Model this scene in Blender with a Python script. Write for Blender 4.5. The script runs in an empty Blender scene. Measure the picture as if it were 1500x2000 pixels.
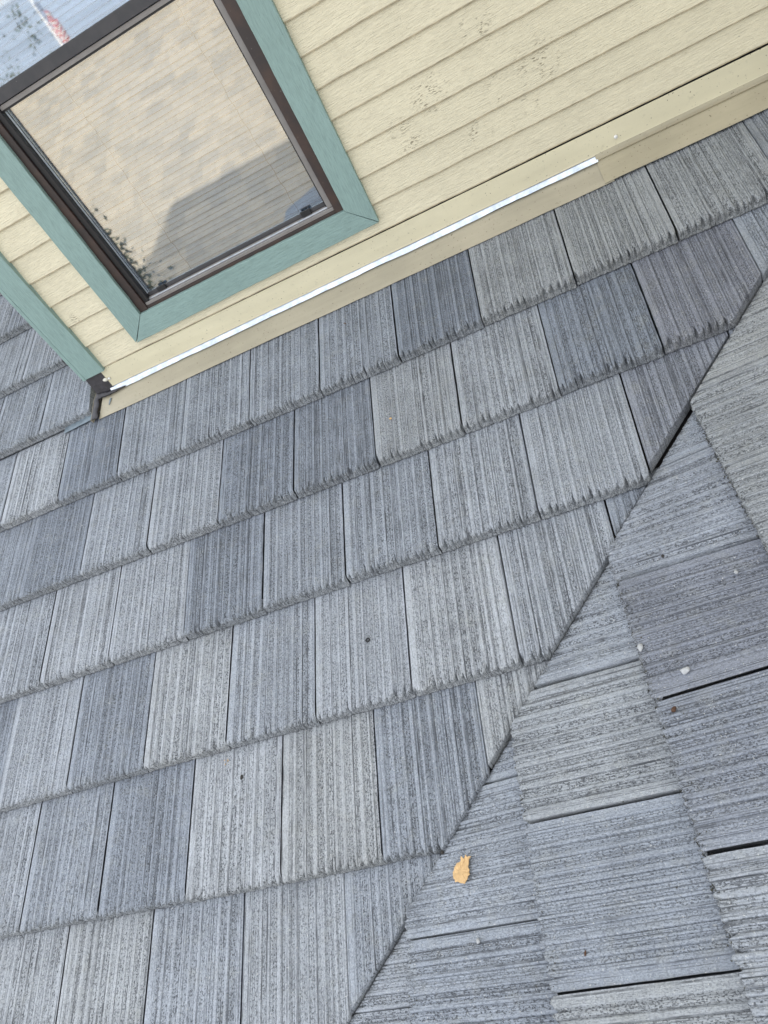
import bpy, bmesh, math, random
import numpy as np
from mathutils import Vector, Matrix

sc = bpy.context.scene
COL = sc.collection

# ------------------------------------------------------------------ camera
cam_d = bpy.data.cameras.new('camera')
cam = bpy.data.objects.new('camera', cam_d)
COL.objects.link(cam)
R_ = ((0.89747787, -0.01695949, -0.44073331),
      (-0.32442458, -0.70234514, -0.63360871),
      (-0.29880122, 0.71163451, -0.63584129))
C_ = Vector((1.65747334, -2.16067022, 1.30507443))
Xc = Vector(R_[0]).normalized()
Zc = -Vector(R_[2]).normalized()
Yc = Zc.cross(Xc)
cam.matrix_world = Matrix(((Xc.x, Yc.x, Zc.x, C_.x), (Xc.y, Yc.y, Zc.y, C_.y), (Xc.z, Yc.z, Zc.z, C_.z), (0, 0, 0, 1)))
cam_d.sensor_fit = 'HORIZONTAL'
cam_d.sensor_width = 36
cam_d.lens = 36 * 1433.58 / 1500
cam_d.clip_start = 0.05
cam_d.clip_end = 3000
sc.camera = cam

# ------------------------------------------------------------------ sky, sun, exposure
SUN_EL, SUN_AZ = math.radians(26), math.radians(19.7)      # azimuth from +y towards +x
world = bpy.data.worlds.new('World')
sc.world = world
world.use_nodes = True
wn, wl = world.node_tree.nodes, world.node_tree.links
wn.clear()
w_out = wn.new('ShaderNodeOutputWorld')
w_bg = wn.new('ShaderNodeBackground')
w_sky = wn.new('ShaderNodeTexSky')
w_sky.sky_type = 'NISHITA'
w_sky.sun_disc = False
w_sky.sun_elevation = SUN_EL
w_sky.sun_rotation = SUN_AZ
w_sky.air_density = 1.0
w_sky.dust_density = 4.0
w_sky.ozone_density = 0.6
w_tc = wn.new('ShaderNodeTexCoord')
w_map = wn.new('ShaderNodeMapping')
w_map.inputs['Scale'].default_value = (1.6, 1.6, 4.5)
w_noise = wn.new('ShaderNodeTexNoise')
w_noise.inputs['Scale'].default_value = 1.5
w_noise.inputs['Detail'].default_value = 7
w_noise.inputs['Roughness'].default_value = 0.55
w_ramp = wn.new('ShaderNodeValToRGB')
w_ramp.color_ramp.elements[0].position = 0.36
w_ramp.color_ramp.elements[0].color = (0.82, 0.82, 0.82, 1)
w_ramp.color_ramp.elements[1].position = 0.62
w_ramp.color_ramp.elements[1].color = (0.92, 0.92, 0.92, 1)
w_mix = wn.new('ShaderNodeMix')
w_mix.data_type = 'RGBA'
w_mix.inputs[7].default_value = (14.4, 14.9, 15.6, 1)          # thin bright cloud
wl.new(w_tc.outputs['Generated'], w_map.inputs['Vector'])
wl.new(w_map.outputs[0], w_noise.inputs['Vector'])
wl.new(w_noise.outputs[0], w_ramp.inputs[0])
wl.new(w_ramp.outputs[0], w_mix.inputs[0])
wl.new(w_sky.outputs[0], w_mix.inputs[6])
wl.new(w_mix.outputs[2], w_bg.inputs[0])
w_bg.inputs[1].default_value = 0.10
wl.new(w_bg.outputs[0], w_out.inputs[0])

sun_d = bpy.data.lights.new('sun', 'SUN')
sun_d.energy = 5.0
sun_d.angle = math.radians(0.53)
sun_d.color = (1.0, 0.94, 0.85)
sun = bpy.data.objects.new('sun', sun_d)
COL.objects.link(sun)
sdir = Vector((math.sin(SUN_AZ) * math.cos(SUN_EL), math.cos(SUN_AZ) * math.cos(SUN_EL), math.sin(SUN_EL)))
sun.rotation_euler = sdir.to_track_quat('Z', 'Y').to_euler()
sun.location = sdir * 30

sc.view_settings.view_transform = 'Standard'
sc.view_settings.look = 'None'
sc.view_settings.gamma = 1
sc.view_settings.exposure = 0.46
sc.view_settings.use_curve_mapping = False
sc.cycles.max_bounces = 6
sc.cycles.transparent_max_bounces = 8

rng = np.random.default_rng(7)
random.seed(7)

# ------------------------------------------------------------------ frames
PITCH = 0.2871442
SP, CP = math.sin(PITCH), math.cos(PITCH)
TP = math.tan(PITCH)
uA = Vector((0, CP, SP)); nA = Vector((0, -SP, CP))
uB = Vector((CP, 0, SP)); nB = Vector((-SP, 0, CP))
M0 = Vector((1.43898146, -1.0268587, -0.30198231))
VX = M0.x - M0.z / TP                      # valley: y = x - VX
OB = Vector((M0.x, 0, M0.z))
FA = (Vector((0, 0, 0)), Vector((1, 0, 0)), uA, nA)
FB = (OB, Vector((0, -1, 0)), uB, nB)
YW = 0.4344

def fmat(F, a=0, s=0, h=0):
    O, X, U, N = F
    p = O + X * a + U * s + N * h
    return Matrix(((X.x, U.x, N.x, p.x), (X.y, U.y, N.y, p.y), (X.z, U.z, N.z, p.z), (0, 0, 0, 1)))

def PA(a, s, h=0):
    return Vector((1, 0, 0)) * a + uA * s + nA * h

def PB(y, s, h=0):
    return OB + Vector((0, y, 0)) + uB * s + nB * h

# ------------------------------------------------------------------ object helpers
def link(o, parent=None):
    COL.objects.link(o)
    if parent is not None:
        o.parent = parent
        o.matrix_parent_inverse = parent.matrix_world.inverted()
    return o

def empty(name, loc, label, cat, group=None):
    o = bpy.data.objects.new(name, None)
    o.empty_display_size = 0.1
    COL.objects.link(o)
    o.location = loc
    o.matrix_world = Matrix.Translation(loc)
    o['label'] = label; o['category'] = cat
    if group: o['group'] = group
    return o

def mesh_from(verts, faces, mat=None, smooth=False, name='mesh'):
    me = bpy.data.meshes.new(name)
    me.from_pydata([tuple(v) for v in verts], [], faces)
    if mat: me.materials.append(mat)
    if smooth:
        me.polygons.foreach_set('use_smooth', [True] * len(me.polygons))
    me.update()
    return me

def obj(name, me, parent=None, mw=None):
    o = bpy.data.objects.new(name, me)
    COL.objects.link(o)
    if mw is not None: o.matrix_world = mw
    if parent is not None:
        o.parent = parent
        o.matrix_parent_inverse = parent.matrix_world.inverted()
    return o

def bm_obj(name, bm, mat, parent=None, mw=None, smooth=False):
    bmesh.ops.recalc_face_normals(bm, faces=bm.faces)
    me = bpy.data.meshes.new(name)
    bm.to_mesh(me); bm.free()
    me.materials.append(mat)
    if smooth: me.polygons.foreach_set('use_smooth', [True] * len(me.polygons))
    return obj(name, me, parent, mw)

def add_box(bm, x0, x1, y0, y1, z0, z1):
    vs = [bm.verts.new(p) for p in ((x0, y0, z0), (x1, y0, z0), (x1, y1, z0), (x0, y1, z0), (x0, y0, z1), (x1, y0, z1), (x1, y1, z1), (x0, y1, z1))]
    for f in ((0, 3, 2, 1), (4, 5, 6, 7), (0, 1, 5, 4), (1, 2, 6, 5), (2, 3, 7, 6), (3, 0, 4, 7)):
        bm.faces.new([vs[i] for i in f])
    return vs

def bevel(bm, w, seg=2):
    bmesh.ops.bevel(bm, geom=list(bm.edges), offset=w, segments=seg, profile=0.6, affect='EDGES')

def box(name, b, mat, parent=None, bev=0.0, mw=None):
    bm = bmesh.new()
    add_box(bm, *b)
    if bev: bevel(bm, bev)
    return bm_obj(name, bm, mat, parent, mw)

def prism(name, poly, axis, a0, a1, mat, parent=None, bev=0.0, n=1, wob=None, smooth=False):
    """poly: outline in the two other axes (order x,y,z minus axis); extruded along axis from a0 to a1 in n steps"""
    bm = bmesh.new()
    rings = []
    for i in range(n + 1):
        a = a0 + (a1 - a0) * i / n
        r = []
        for k, (p, q) in enumerate(poly):
            if wob: p, q = wob(k, a, p, q)
            c = {0: (a, p, q), 1: (p, a, q), 2: (p, q, a)}[axis]
            r.append(bm.verts.new(c))
        rings.append(r)
    m = len(poly)
    for i in range(n):
        for k in range(m):
            bm.faces.new((rings[i][k], rings[i][(k + 1) % m], rings[i + 1][(k + 1) % m], rings[i + 1][k]))
    bm.faces.new(rings[0]); bm.faces.new(rings[-1][::-1])
    if bev: bevel(bm, bev)
    return bm_obj(name, bm, mat, parent, smooth=smooth)

# ------------------------------------------------------------------ material helpers
class NT:
    def __init__(s, name):
        s.m = bpy.data.materials.new(name); s.m.use_nodes = True
        s.t = s.m.node_tree; s.t.nodes.clear()
        s.out = s.t.nodes.new('ShaderNodeOutputMaterial')
    def n(s, kind, **kw):
        nd = s.t.nodes.new('ShaderNode' + kind)
        for k, v in kw.items():
            if k.startswith('_'): setattr(nd, k[1:], v)
        return nd
    def l(s, a, b): s.t.links.new(a, b)
    def val(s, sock, v):
        if isinstance(v, bpy.types.NodeSocket): s.l(v, sock)
        else: sock.default_value = v
    def math(s, op, a, b=0.0, c=None, clamp=False):
        nd = s.n('Math'); nd.operation = op; nd.use_clamp = clamp
        s.val(nd.inputs[0], a); s.val(nd.inputs[1], b)
        if c is not None: s.val(nd.inputs[2], c)
        return nd.outputs[0]
    def mapping(s, vec, scale=(1, 1, 1), rot=(0, 0, 0), loc=(0, 0, 0)):
        nd = s.n('Mapping'); s.l(vec, nd.inputs[0])
        nd.inputs['Scale'].default_value = scale; nd.inputs['Rotation'].default_value = rot; nd.inputs['Location'].default_value = loc
        return nd.outputs[0]
    def noise(s, vec, scale, detail=3, rough=0.5, dist=0.0):
        nd = s.n('TexNoise'); s.l(vec, nd.inputs['Vector'])
        nd.inputs['Scale'].default_value = scale; nd.inputs['Detail'].default_value = detail
        nd.inputs['Roughness'].default_value = rough; nd.inputs['Distortion'].default_value = dist
        return nd.outputs[0]
    def ramp(s, f, lo, hi, a=0.0, b=1.0):
        nd = s.n('MapRange'); nd.clamp = True
        s.val(nd.inputs[0], f)
        nd.inputs[1].default_value = lo; nd.inputs[2].default_value = hi
        nd.inputs[3].default_value = a; nd.inputs[4].default_value = b
        return nd.outputs[0]
    def mix(s, f, a, b, mode='MIX'):
        nd = s.n('Mix'); nd.data_type = 'RGBA'; nd.blend_type = mode
        s.val(nd.inputs[0], f)
        for i, v in ((6, a), (7, b)):
            if isinstance(v, tuple) and len(v) == 3: v = v + (1,)
            s.val(nd.inputs[i], v)
        return nd.outputs[2]
    def bump(s, h, dist, strength=1.0, normal=None):
        nd = s.n('Bump'); s.val(nd.inputs['Height'], h)
        nd.inputs['Distance'].default_value = dist; nd.inputs['Strength'].default_value = strength
        if normal is not None: s.l(normal, nd.inputs['Normal'])
        return nd.outputs[0]
    def principled(s, color, rough=0.7, metal=0.0, spec=0.5, normal=None):
        nd = s.n('BsdfPrincipled')
        s.val(nd.inputs['Base Color'], color if not (isinstance(color, tuple) and len(color) == 3) else color + (1,))
        s.val(nd.inputs['Roughness'], rough); s.val(nd.inputs['Metallic'], metal)
        nd.inputs['Specular IOR Level'].default_value = spec
        if normal is not None: s.l(normal, nd.inputs['Normal'])
        s.l(nd.outputs[0], s.out.inputs[0])
        return nd
    def coords(s, rnd=True, kind='Object'):
        tc = s.n('TexCoord')
        if not rnd: return tc.outputs[kind]
        oi = s.n('ObjectInfo')
        v = s.n('VectorMath'); v.operation = 'SCALE'
        v.inputs[0].default_value = (31.7, 17.3, 9.1); s.l(oi.outputs['Random'], v.inputs['Scale'])
        a = s.n('VectorMath'); a.operation = 'ADD'
        s.l(tc.outputs[kind], a.inputs[0]); s.l(v.outputs[0], a.inputs[1])
        return a.outputs[0]

def mat_tile():
    t = NT('concrete_tile')
    oi = t.n('ObjectInfo')
    tp = t.n('Attribute'); tp.attribute_name = 'tilepos'       # position on the tile: across, along, height
    vs_ = t.n('VectorMath'); vs_.operation = 'SCALE'
    vs_.inputs[0].default_value = (31.7, 17.3, 9.1); t.l(oi.outputs['Random'], vs_.inputs['Scale'])
    va = t.n('VectorMath'); va.operation = 'ADD'
    t.l(tp.outputs['Vector'], va.inputs[0]); t.l(vs_.outputs[0], va.inputs[1])
    v = va.outputs[0]
    grit = t.n('Attribute'); grit.attribute_name = 'grit'
    butt = t.n('Attribute'); butt.attribute_name = 'butt'
    g = grit.outputs['Fac']; bt = butt.outputs['Fac']
    st1 = t.noise(t.mapping(v, (190, 0.4, 1)), 1, 3, 0.6)
    st2 = t.noise(t.mapping(v, (480, 90, 300)), 1, 3, 0.65)
    blot = t.noise(v, 7, 4, 0.6)
    cloud = t.noise(v, 22, 3, 0.6)
    sand = t.noise(v, 400, 3, 0.75)
    pit = t.noise(t.mapping(v, (330, 190, 300)), 1, 2, 0.6)
    pit2 = t.noise(t.mapping(v, (360, 110, 300)), 1, 2, 0.6)
    st3 = t.noise(t.mapping(v, (300, 0.25, 1)), 1, 1, 0.5)
    st4 = t.noise(t.mapping(v, (90, 14.0, 30)), 1, 3, 0.6)
    speck = t.noise(v, 260, 1, 0.5)
    base = oi.outputs['Color']
    k = t.math('MULTIPLY', t.ramp(st1, 0.3, 0.7, 0.92, 1.07), t.ramp(st2, 0.3, 0.7, 0.84, 1.13))
    k = t.math('MULTIPLY', k, t.ramp(blot, 0.3, 0.7, 0.86, 1.12))
    k = t.math('MULTIPLY', k, t.ramp(sand, 0.3, 0.7, 0.78, 1.20))
    kc = t.n('CombineColor')
    for i in range(3): t.l(k, kc.inputs[i])
    c = t.mix(1.0, base, kc.outputs[0], 'MULTIPLY')
    # olive bare-aggregate tint where the slurry coat is thin
    c = t.mix(t.math('MULTIPLY', t.ramp(cloud, 0.52, 0.75), 0.22), c, (0.40, 0.40, 0.35))
    c = t.mix(t.math('MULTIPLY', bt, 0.38), c, (0.40, 0.405, 0.385))
    # dark sand grains in the rough bands; pit dirt and shading painted together
    gm = t.math('ADD', t.math('MULTIPLY', g, 0.65), t.math('MULTIPLY', bt, 0.1), clamp=True)
    gm = t.math('ADD', gm, 0.36)
    pm = t.math('MULTIPLY', t.ramp(pit, 0.548, 0.59), gm, clamp=True)
    pm2 = t.math('MULTIPLY', t.ramp(pit2, 0.56, 0.61), gm, clamp=True)
    dk = t.math('MAXIMUM', pm, t.math('MULTIPLY', pm2, 0.8))
    dk = t.math('MAXIMUM', dk, t.math('MULTIPLY', t.math('MULTIPLY', t.ramp(st3, 0.56, 0.62), t.ramp(st4, 0.38, 0.6, 0.15, 1.0)), 0.9))
    c = t.mix(t.math('MULTIPLY', dk, 0.84), c, (0.040, 0.043, 0.050))
    c = t.mix(t.math('MULTIPLY', t.ramp(speck, 0.70, 0.745), 0.75), c, (0.62, 0.62, 0.60))
    h = t.math('SUBTRACT', t.math('MULTIPLY', sand, 0.5), t.math('MULTIPLY', pit, t.math('MULTIPLY', gm, 1.3)))
    h = t.math('ADD', h, t.math('MULTIPLY', st2, 0.9))
    nrm = t.bump(h, 0.0022, 0.9)
    t.principled(c, 0.82, 0.0, 0.35, nrm)
    return t.m

def mat_wood_paint(name, col, axis='x', grain=1.0, dirty=None, dark=0.86):
    """painted rough-sawn grain; the grain runs along the axis"""
    t = NT(name)
    v = t.coords()
    sc1 = {'x': (5, 60, 60), 'z': (60, 60, 5)}[axis]
    sc2 = {'x': (30, 300, 300), 'z': (300, 300, 30)}[axis]
    warp = t.n('TexNoise'); t.l(t.mapping(v, tuple(q * 0.35 for q in sc1)), warp.inputs['Vector']); warp.inputs['Scale'].default_value = 1
    wv = t.n('VectorMath'); wv.operation = 'MULTIPLY_ADD'
    t.l(warp.outputs['Color'], wv.inputs[0]); wv.inputs[1].default_value = (0.02, 0.02, 0.02) if axis == 'x' else (0.02, 0.02, 0.02); t.l(v, wv.inputs[2])
    n1 = t.noise(t.mapping(wv.outputs[0], sc1), 1, 3, 0.6, 0.6)
    n2 = t.noise(t.mapping(wv.outputs[0], sc2), 1, 2, 0.6)
    n3 = t.noise(v, 3.0, 3, 0.6)
    n4 = t.noise(v, 240, 2, 0.6)
    k = t.math('MULTIPLY', t.ramp(n1, 0.3, 0.7, 0.975, 1.02), t.ramp(n3, 0.3, 0.7, 0.94, 1.05))
    k = t.math('MULTIPLY', k, t.ramp(n2, 0.25, 0.6, dark, 1.02))
    kc = t.n('CombineColor')
    for i in range(3): t.l(k, kc.inputs[i])
    c = t.mix(1.0, col, kc.outputs[0], 'MULTIPLY')
    fl = t.noise(t.mapping(v, tuple(q * 0.9 for q in sc2), (0, 0, 0)), 1, 2, 0.6)
    if dirty:
        # scuff marks: fixed spots on the boards in wall coordinates
        tc = t.n('NewGeometry')
        acc = None
        for (x, z, r) in dirty:
            d = t.n('VectorMath'); d.operation = 'DISTANCE'
            t.l(t.mapping(tc.outputs['Position'], (1.0, 0.0, 1.0)), d.inputs[0]); d.inputs[1].default_value = (x, 0, z)
            m = t.ramp(d.outputs['Value'], r * 1.15, 0.0)
            acc = m if acc is None else t.math('MAXIMUM', acc, m)
        fl2 = t.noise(t.mapping(v, (70, 260, 260)), 1, 2, 0.6)
        mk = t.math('MULTIPLY', t.math('MULTIPLY', t.ramp(acc, 0.0, 0.5), t.ramp(t.noise(v, 26, 2, 0.6), 0.46, 0.60)), t.ramp(fl2, 0.53, 0.61))
        c = t.mix(t.math('MULTIPLY', mk, 0.75), c, (0.13, 0.10, 0.06))
        bl = t.noise(v, 30, 3, 0.6)
        c = t.mix(t.math('MULTIPLY', t.ramp(bl, 0.60, 0.75), 0.10), c, (0.30, 0.22, 0.13))
    sp = t.noise(v, 170, 1, 0.5)
    c = t.mix(t.math('MULTIPLY', t.ramp(sp, 0.735, 0.77), 0.45), c, tuple(q * 0.35 for q in col[:3]))
    h = t.math('ADD', t.math('MULTIPLY', n2, 1.0), t.math('MULTIPLY', n1, 0.45))
    h = t.math('ADD', h, t.math('MULTIPLY', n4, 0.25))
    nrm = t.bump(h, 0.0030 * grain, 0.85)
    t.principled(c, 0.55, 0.0, 0.4, nrm)
    return t.m

def mat_sheet(name, col, dirt=0.25, rough=0.42, speck=(0.10, 0.08, 0.05)):
    t = NT(name)
    v = t.coords()
    a = t.noise(v, 4, 4, 0.6); b = t.noise(t.mapping(v, (3, 30, 30)), 1, 4, 0.65)
    s = t.noise(v, 140, 1, 0.5); s2 = t.noise(v, 55, 2, 0.6)
    k = t.math('MULTIPLY', t.ramp(a, 0.3, 0.7, 1 - dirt * 0.5, 1.04), t.ramp(b, 0.3, 0.7, 1 - dirt * 0.35, 1.04))
    kc = t.n('CombineColor')
    for i in range(3): t.l(k, kc.inputs[i])
    c = t.mix(1.0, col, kc.outputs[0], 'MULTIPLY')
    c = t.mix(t.math('MULTIPLY', t.ramp(s, 0.71, 0.76), 0.75), c, speck)
    c = t.mix(t.math('MULTIPLY', t.ramp(s2, 0.64, 0.76), 0.30), c, tuple(q * 0.6 for q in col[:3]))
    sn = t.noise(v, 9, 2, 0.5)
    t.principled(c, t.ramp(b, 0.3, 0.7, rough, rough + 0.15), 0.0, 0.5, t.bump(sn, 0.003, 0.5))
    return t.m

def mat_galv():
    t = NT('galvanised_steel')
    v = t.coords()
    a = t.noise(v, 35, 3, 0.6); b = t.noise(v, 11, 3, 0.6)
    vor = t.n('TexVoronoi'); t.l(v, vor.inputs['Vector']); vor.inputs['Scale'].default_value = 90
    c = t.mix(t.ramp(a, 0.35, 0.65), (0.70, 0.74, 0.80), (0.52, 0.58, 0.66))
    c = t.mix(t.ramp(b, 0.58, 0.72, 0, 0.5), c, (0.62, 0.67, 0.74))
    t.principled(c, t.ramp(a, 0.3, 0.7, 0.30, 0.48), 0.9, 0.5, t.bump(b, 0.001, 0.2))
    return t.m

def mat_plain(name, col, rough=0.6, metal=0.0, var=0.25, scale=30, spec=0.5, bumpd=0.0):
    t = NT(name)
    v = t.coords()
    a = t.noise(v, scale, 4, 0.6)
    kc = t.n('CombineColor')
    k = t.ramp(a, 0.3, 0.7, 1 - var, 1 + var * 0.6)
    for i in range(3): t.l(k, kc.inputs[i])
    c = t.mix(1.0, col, kc.outputs[0], 'MULTIPLY')
    t.principled(c, rough, metal, spec, t.bump(a, bumpd, 0.8) if bumpd else None)
    return t.m

def mat_frame(name, col, tint, rough=0.35):
    t = NT(name)
    v = t.coords()
    a = t.noise(t.mapping(v, (30, 30, 5)), 1, 4, 0.6)
    b = t.noise(v, 12, 4, 0.65); s = t.noise(v, 190, 1, 0.5)
    c = t.mix(t.ramp(b, 0.4, 0.7), col, tint)
    c = t.mix(t.math('MULTIPLY', t.ramp(s, 0.76, 0.80), 0.4), c, (0.3, 0.28, 0.25))
    t.principled(c, t.ramp(a, 0.3, 0.7, rough, rough + 0.2), 0.0, 0.5, t.bump(a, 0.0006, 0.5))
    return t.m

def mat_glass():
    t = NT('window_glass')
    v = t.coords()
    w = t.noise(v, 3.5, 2, 0.5)
    dust = t.noise(v, 60, 3, 0.7)
    nrm = t.bump(w, 0.0006, 0.2)
    gl = t.n('BsdfGlossy'); gl.inputs['Roughness'].default_value = 0.024
    gl.inputs['Color'].default_value = (1, 1, 1, 1); t.l(nrm, gl.inputs['Normal'])
    tr = t.n('BsdfTransparent'); tr.inputs['Color'].default_value = (0.86, 0.92, 0.95, 1)
    fr = t.n('Fresnel'); fr.inputs['IOR'].default_value = 1.5; t.l(nrm, fr.inputs['Normal'])
    f = t.math('ADD', t.math('MULTIPLY', fr.outputs[0], 2.0), 0.21, clamp=True)    # double pane with a low-e coat
    m1 = t.n('MixShader'); t.l(f, m1.inputs[0]); t.l(tr.outputs[0], m1.inputs[1]); t.l(gl.outputs[0], m1.inputs[2])
    df = t.n('BsdfDiffuse'); df.inputs['Color'].default_value = (0.5, 0.5, 0.5, 1)
    m2 = t.n('MixShader'); t.l(t.ramp(dust, 0.45, 0.8, 0.015, 0.07), m2.inputs[0]); t.l(m1.outputs[0], m2.inputs[1]); t.l(df.outputs[0], m2.inputs[2])
    t.l(m2.outputs[0], t.out.inputs[0])
    return t.m

def mat_leaf(name, a, b):
    t = NT(name)
    v = t.coords(False)
    n = t.noise(v, 1.4, 3, 0.6)
    t.principled(t.mix(t.ramp(n, 0.35, 0.65), a, b), 0.6, 0, 0.3)
    return t.m

M = {
    'tile': mat_tile(),
    'siding': mat_wood_paint('cream_siding_paint', (0.715, 0.655, 0.485), 'x', 1.0,
                             dirty=[(1.72, 0.70, .06), (1.52, .60, .07), (1.72, .52, .05), (1.86, .53, .08), (1.80, .425, .04), (1.40, .52, .06), (1.62, .42, .05), (-.03, .50, .03)]),
    'lip': mat_plain('dirt_shade_lip', (0.57, 0.49, 0.34), 0.7, 0, 0.35, 25),
    'teal': mat_wood_paint('teal_trim_paint', (0.255, 0.368, 0.345), 'z', 0.55, dark=0.80),
    'teal_x': mat_wood_paint('teal_sill_paint', (0.255, 0.368, 0.345), 'x', 0.55, dark=0.80),
    'cream': mat_sheet('cream_counterflashing_paint', (0.66, 0.61, 0.44), 0.12),
    'flange': mat_sheet('weathered_flashing_paint', (0.42, 0.38, 0.285), 0.30),
    'flange2': mat_sheet('lapped_flashing_paint', (0.43, 0.385, 0.275), 0.28),
    'galv': mat_galv(),
    'brown': mat_frame('dark_brown_frame', (0.030, 0.022, 0.022), (0.060, 0.034, 0.026)),
    'sash': mat_frame('weathered_sash', (0.24, 0.225, 0.215), (0.19, 0.175, 0.165), 0.45),
    'rail': mat_frame('charcoal_rail', (0.045, 0.045, 0.05), (0.065, 0.062, 0.066), 0.5),
    'black': mat_plain('black_gasket', (0.012, 0.012, 0.014), 0.5),
    'glass': mat_glass(),
    'blind': mat_plain('blind_slat', (0.40, 0.51, 0.69), 0.5, 0, 0.05, 20),
    'cord': mat_plain('blind_cord', (0.10, 0.10, 0.10), 0.9),
    'dark': mat_plain('dark_interior', (0.03, 0.03, 0.035), 0.9),
    'tar': mat_plain('black_roof_sealant', (0.040, 0.038, 0.045), 0.45, 0, 0.5, 60, 0.5, 0.002),
    'underlay': mat_plain('black_underlayment', (0.012, 0.012, 0.013), 0.9),
    'stepmetal': mat_plain('blue_grey_flashing_metal', (0.20, 0.25, 0.29), 0.45, 0.3, 0.3, 40),
    'valley': mat_plain('dark_valley_metal', (0.018, 0.015, 0.016), 0.6, 0.2, 0.4, 30),
    'caulk': mat_plain('white_caulk', (0.72, 0.70, 0.62), 0.5, 0, 0.1, 80, 0.5, 0.002),
    'screw': mat_plain('white_screw', (0.80, 0.80, 0.78), 0.3, 0.2, 0.1, 90),
    'chip': mat_plain('ochre_flake', (0.66, 0.44, 0.22), 0.8, 0, 0.22, 90, 0.3, 0.004),
    'pebble': mat_plain('grey_pebble', (0.46, 0.47, 0.48), 0.8, 0, 0.25, 90, 0.3, 0.003),
    'pebble_dark': mat_plain('dark_pebble', (0.045, 0.040, 0.036), 0.8, 0, 0.3, 90, 0.3, 0.003),
    'pebble_brown': mat_plain('brown_pebble', (0.10, 0.055, 0.035), 0.8, 0, 0.3, 90, 0.3, 0.003),
}

# ------------------------------------------------------------------ roof tiles
T = 0.037          # butt height
E = 0.3816         # exposure
NC = 210
def profile_template(seed):
    """relief across a tile: smooth ridges and rough, finely grooved bands. returns h(x), grit(x) for x in 0..1 of .305 m"""
    r = np.random.default_rng(seed)
    n = 2400
    xs = np.linspace(0, 0.305, n)
    h = np.zeros(n); g = np.zeros(n)
    x = 0.022
    g[xs < x] = 0.12
    def groove(c, w, d):
        h[:] -= d * np.exp(-((xs - c) / w) ** 2)
    groove(0.024, 0.0012, 0.0034)
    k = 0
    while x < 0.298:
        if k % 2 == 0:
            w = r.uniform(0.012, 0.026)
            m = (xs >= x) & (xs < x + w); g[m] = r.uniform(0.5, 1.0)
            h[m] -= 0.0006
            c = x
            while c < x + w:
                groove(c, r.uniform(0.0007, 0.0010), r.uniform(0.0022, 0.0052)); c += r.uniform(0.0036, 0.0080)
        else:
            w = r.uniform(0.006, 0.014)
            m = (xs >= x) & (xs < x + w); g[m] = r.uniform(0.05, 0.3)
            h[m] += 0.0002 * np.sin(np.pi * (xs[m] - x) / w)
            groove(x + w, 0.0009, 0.0042)
        x += w; k += 1
    return xs, h, g
PROFILES = [profile_template(s) for s in (3, 11, 23, 37, 51)]

def vnoise(x, seed, scale):
    r = np.random.default_rng(seed)
    tab = r.uniform(-1, 1, 4096)
    q = np.asarray(x) * scale + 1000
    i = np.floor(q).astype(int); f = q - i; f = f * f * (3 - 2 * f)
    return tab[i % 4096] * (1 - f) + tab[(i + 1) % 4096] * f

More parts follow.
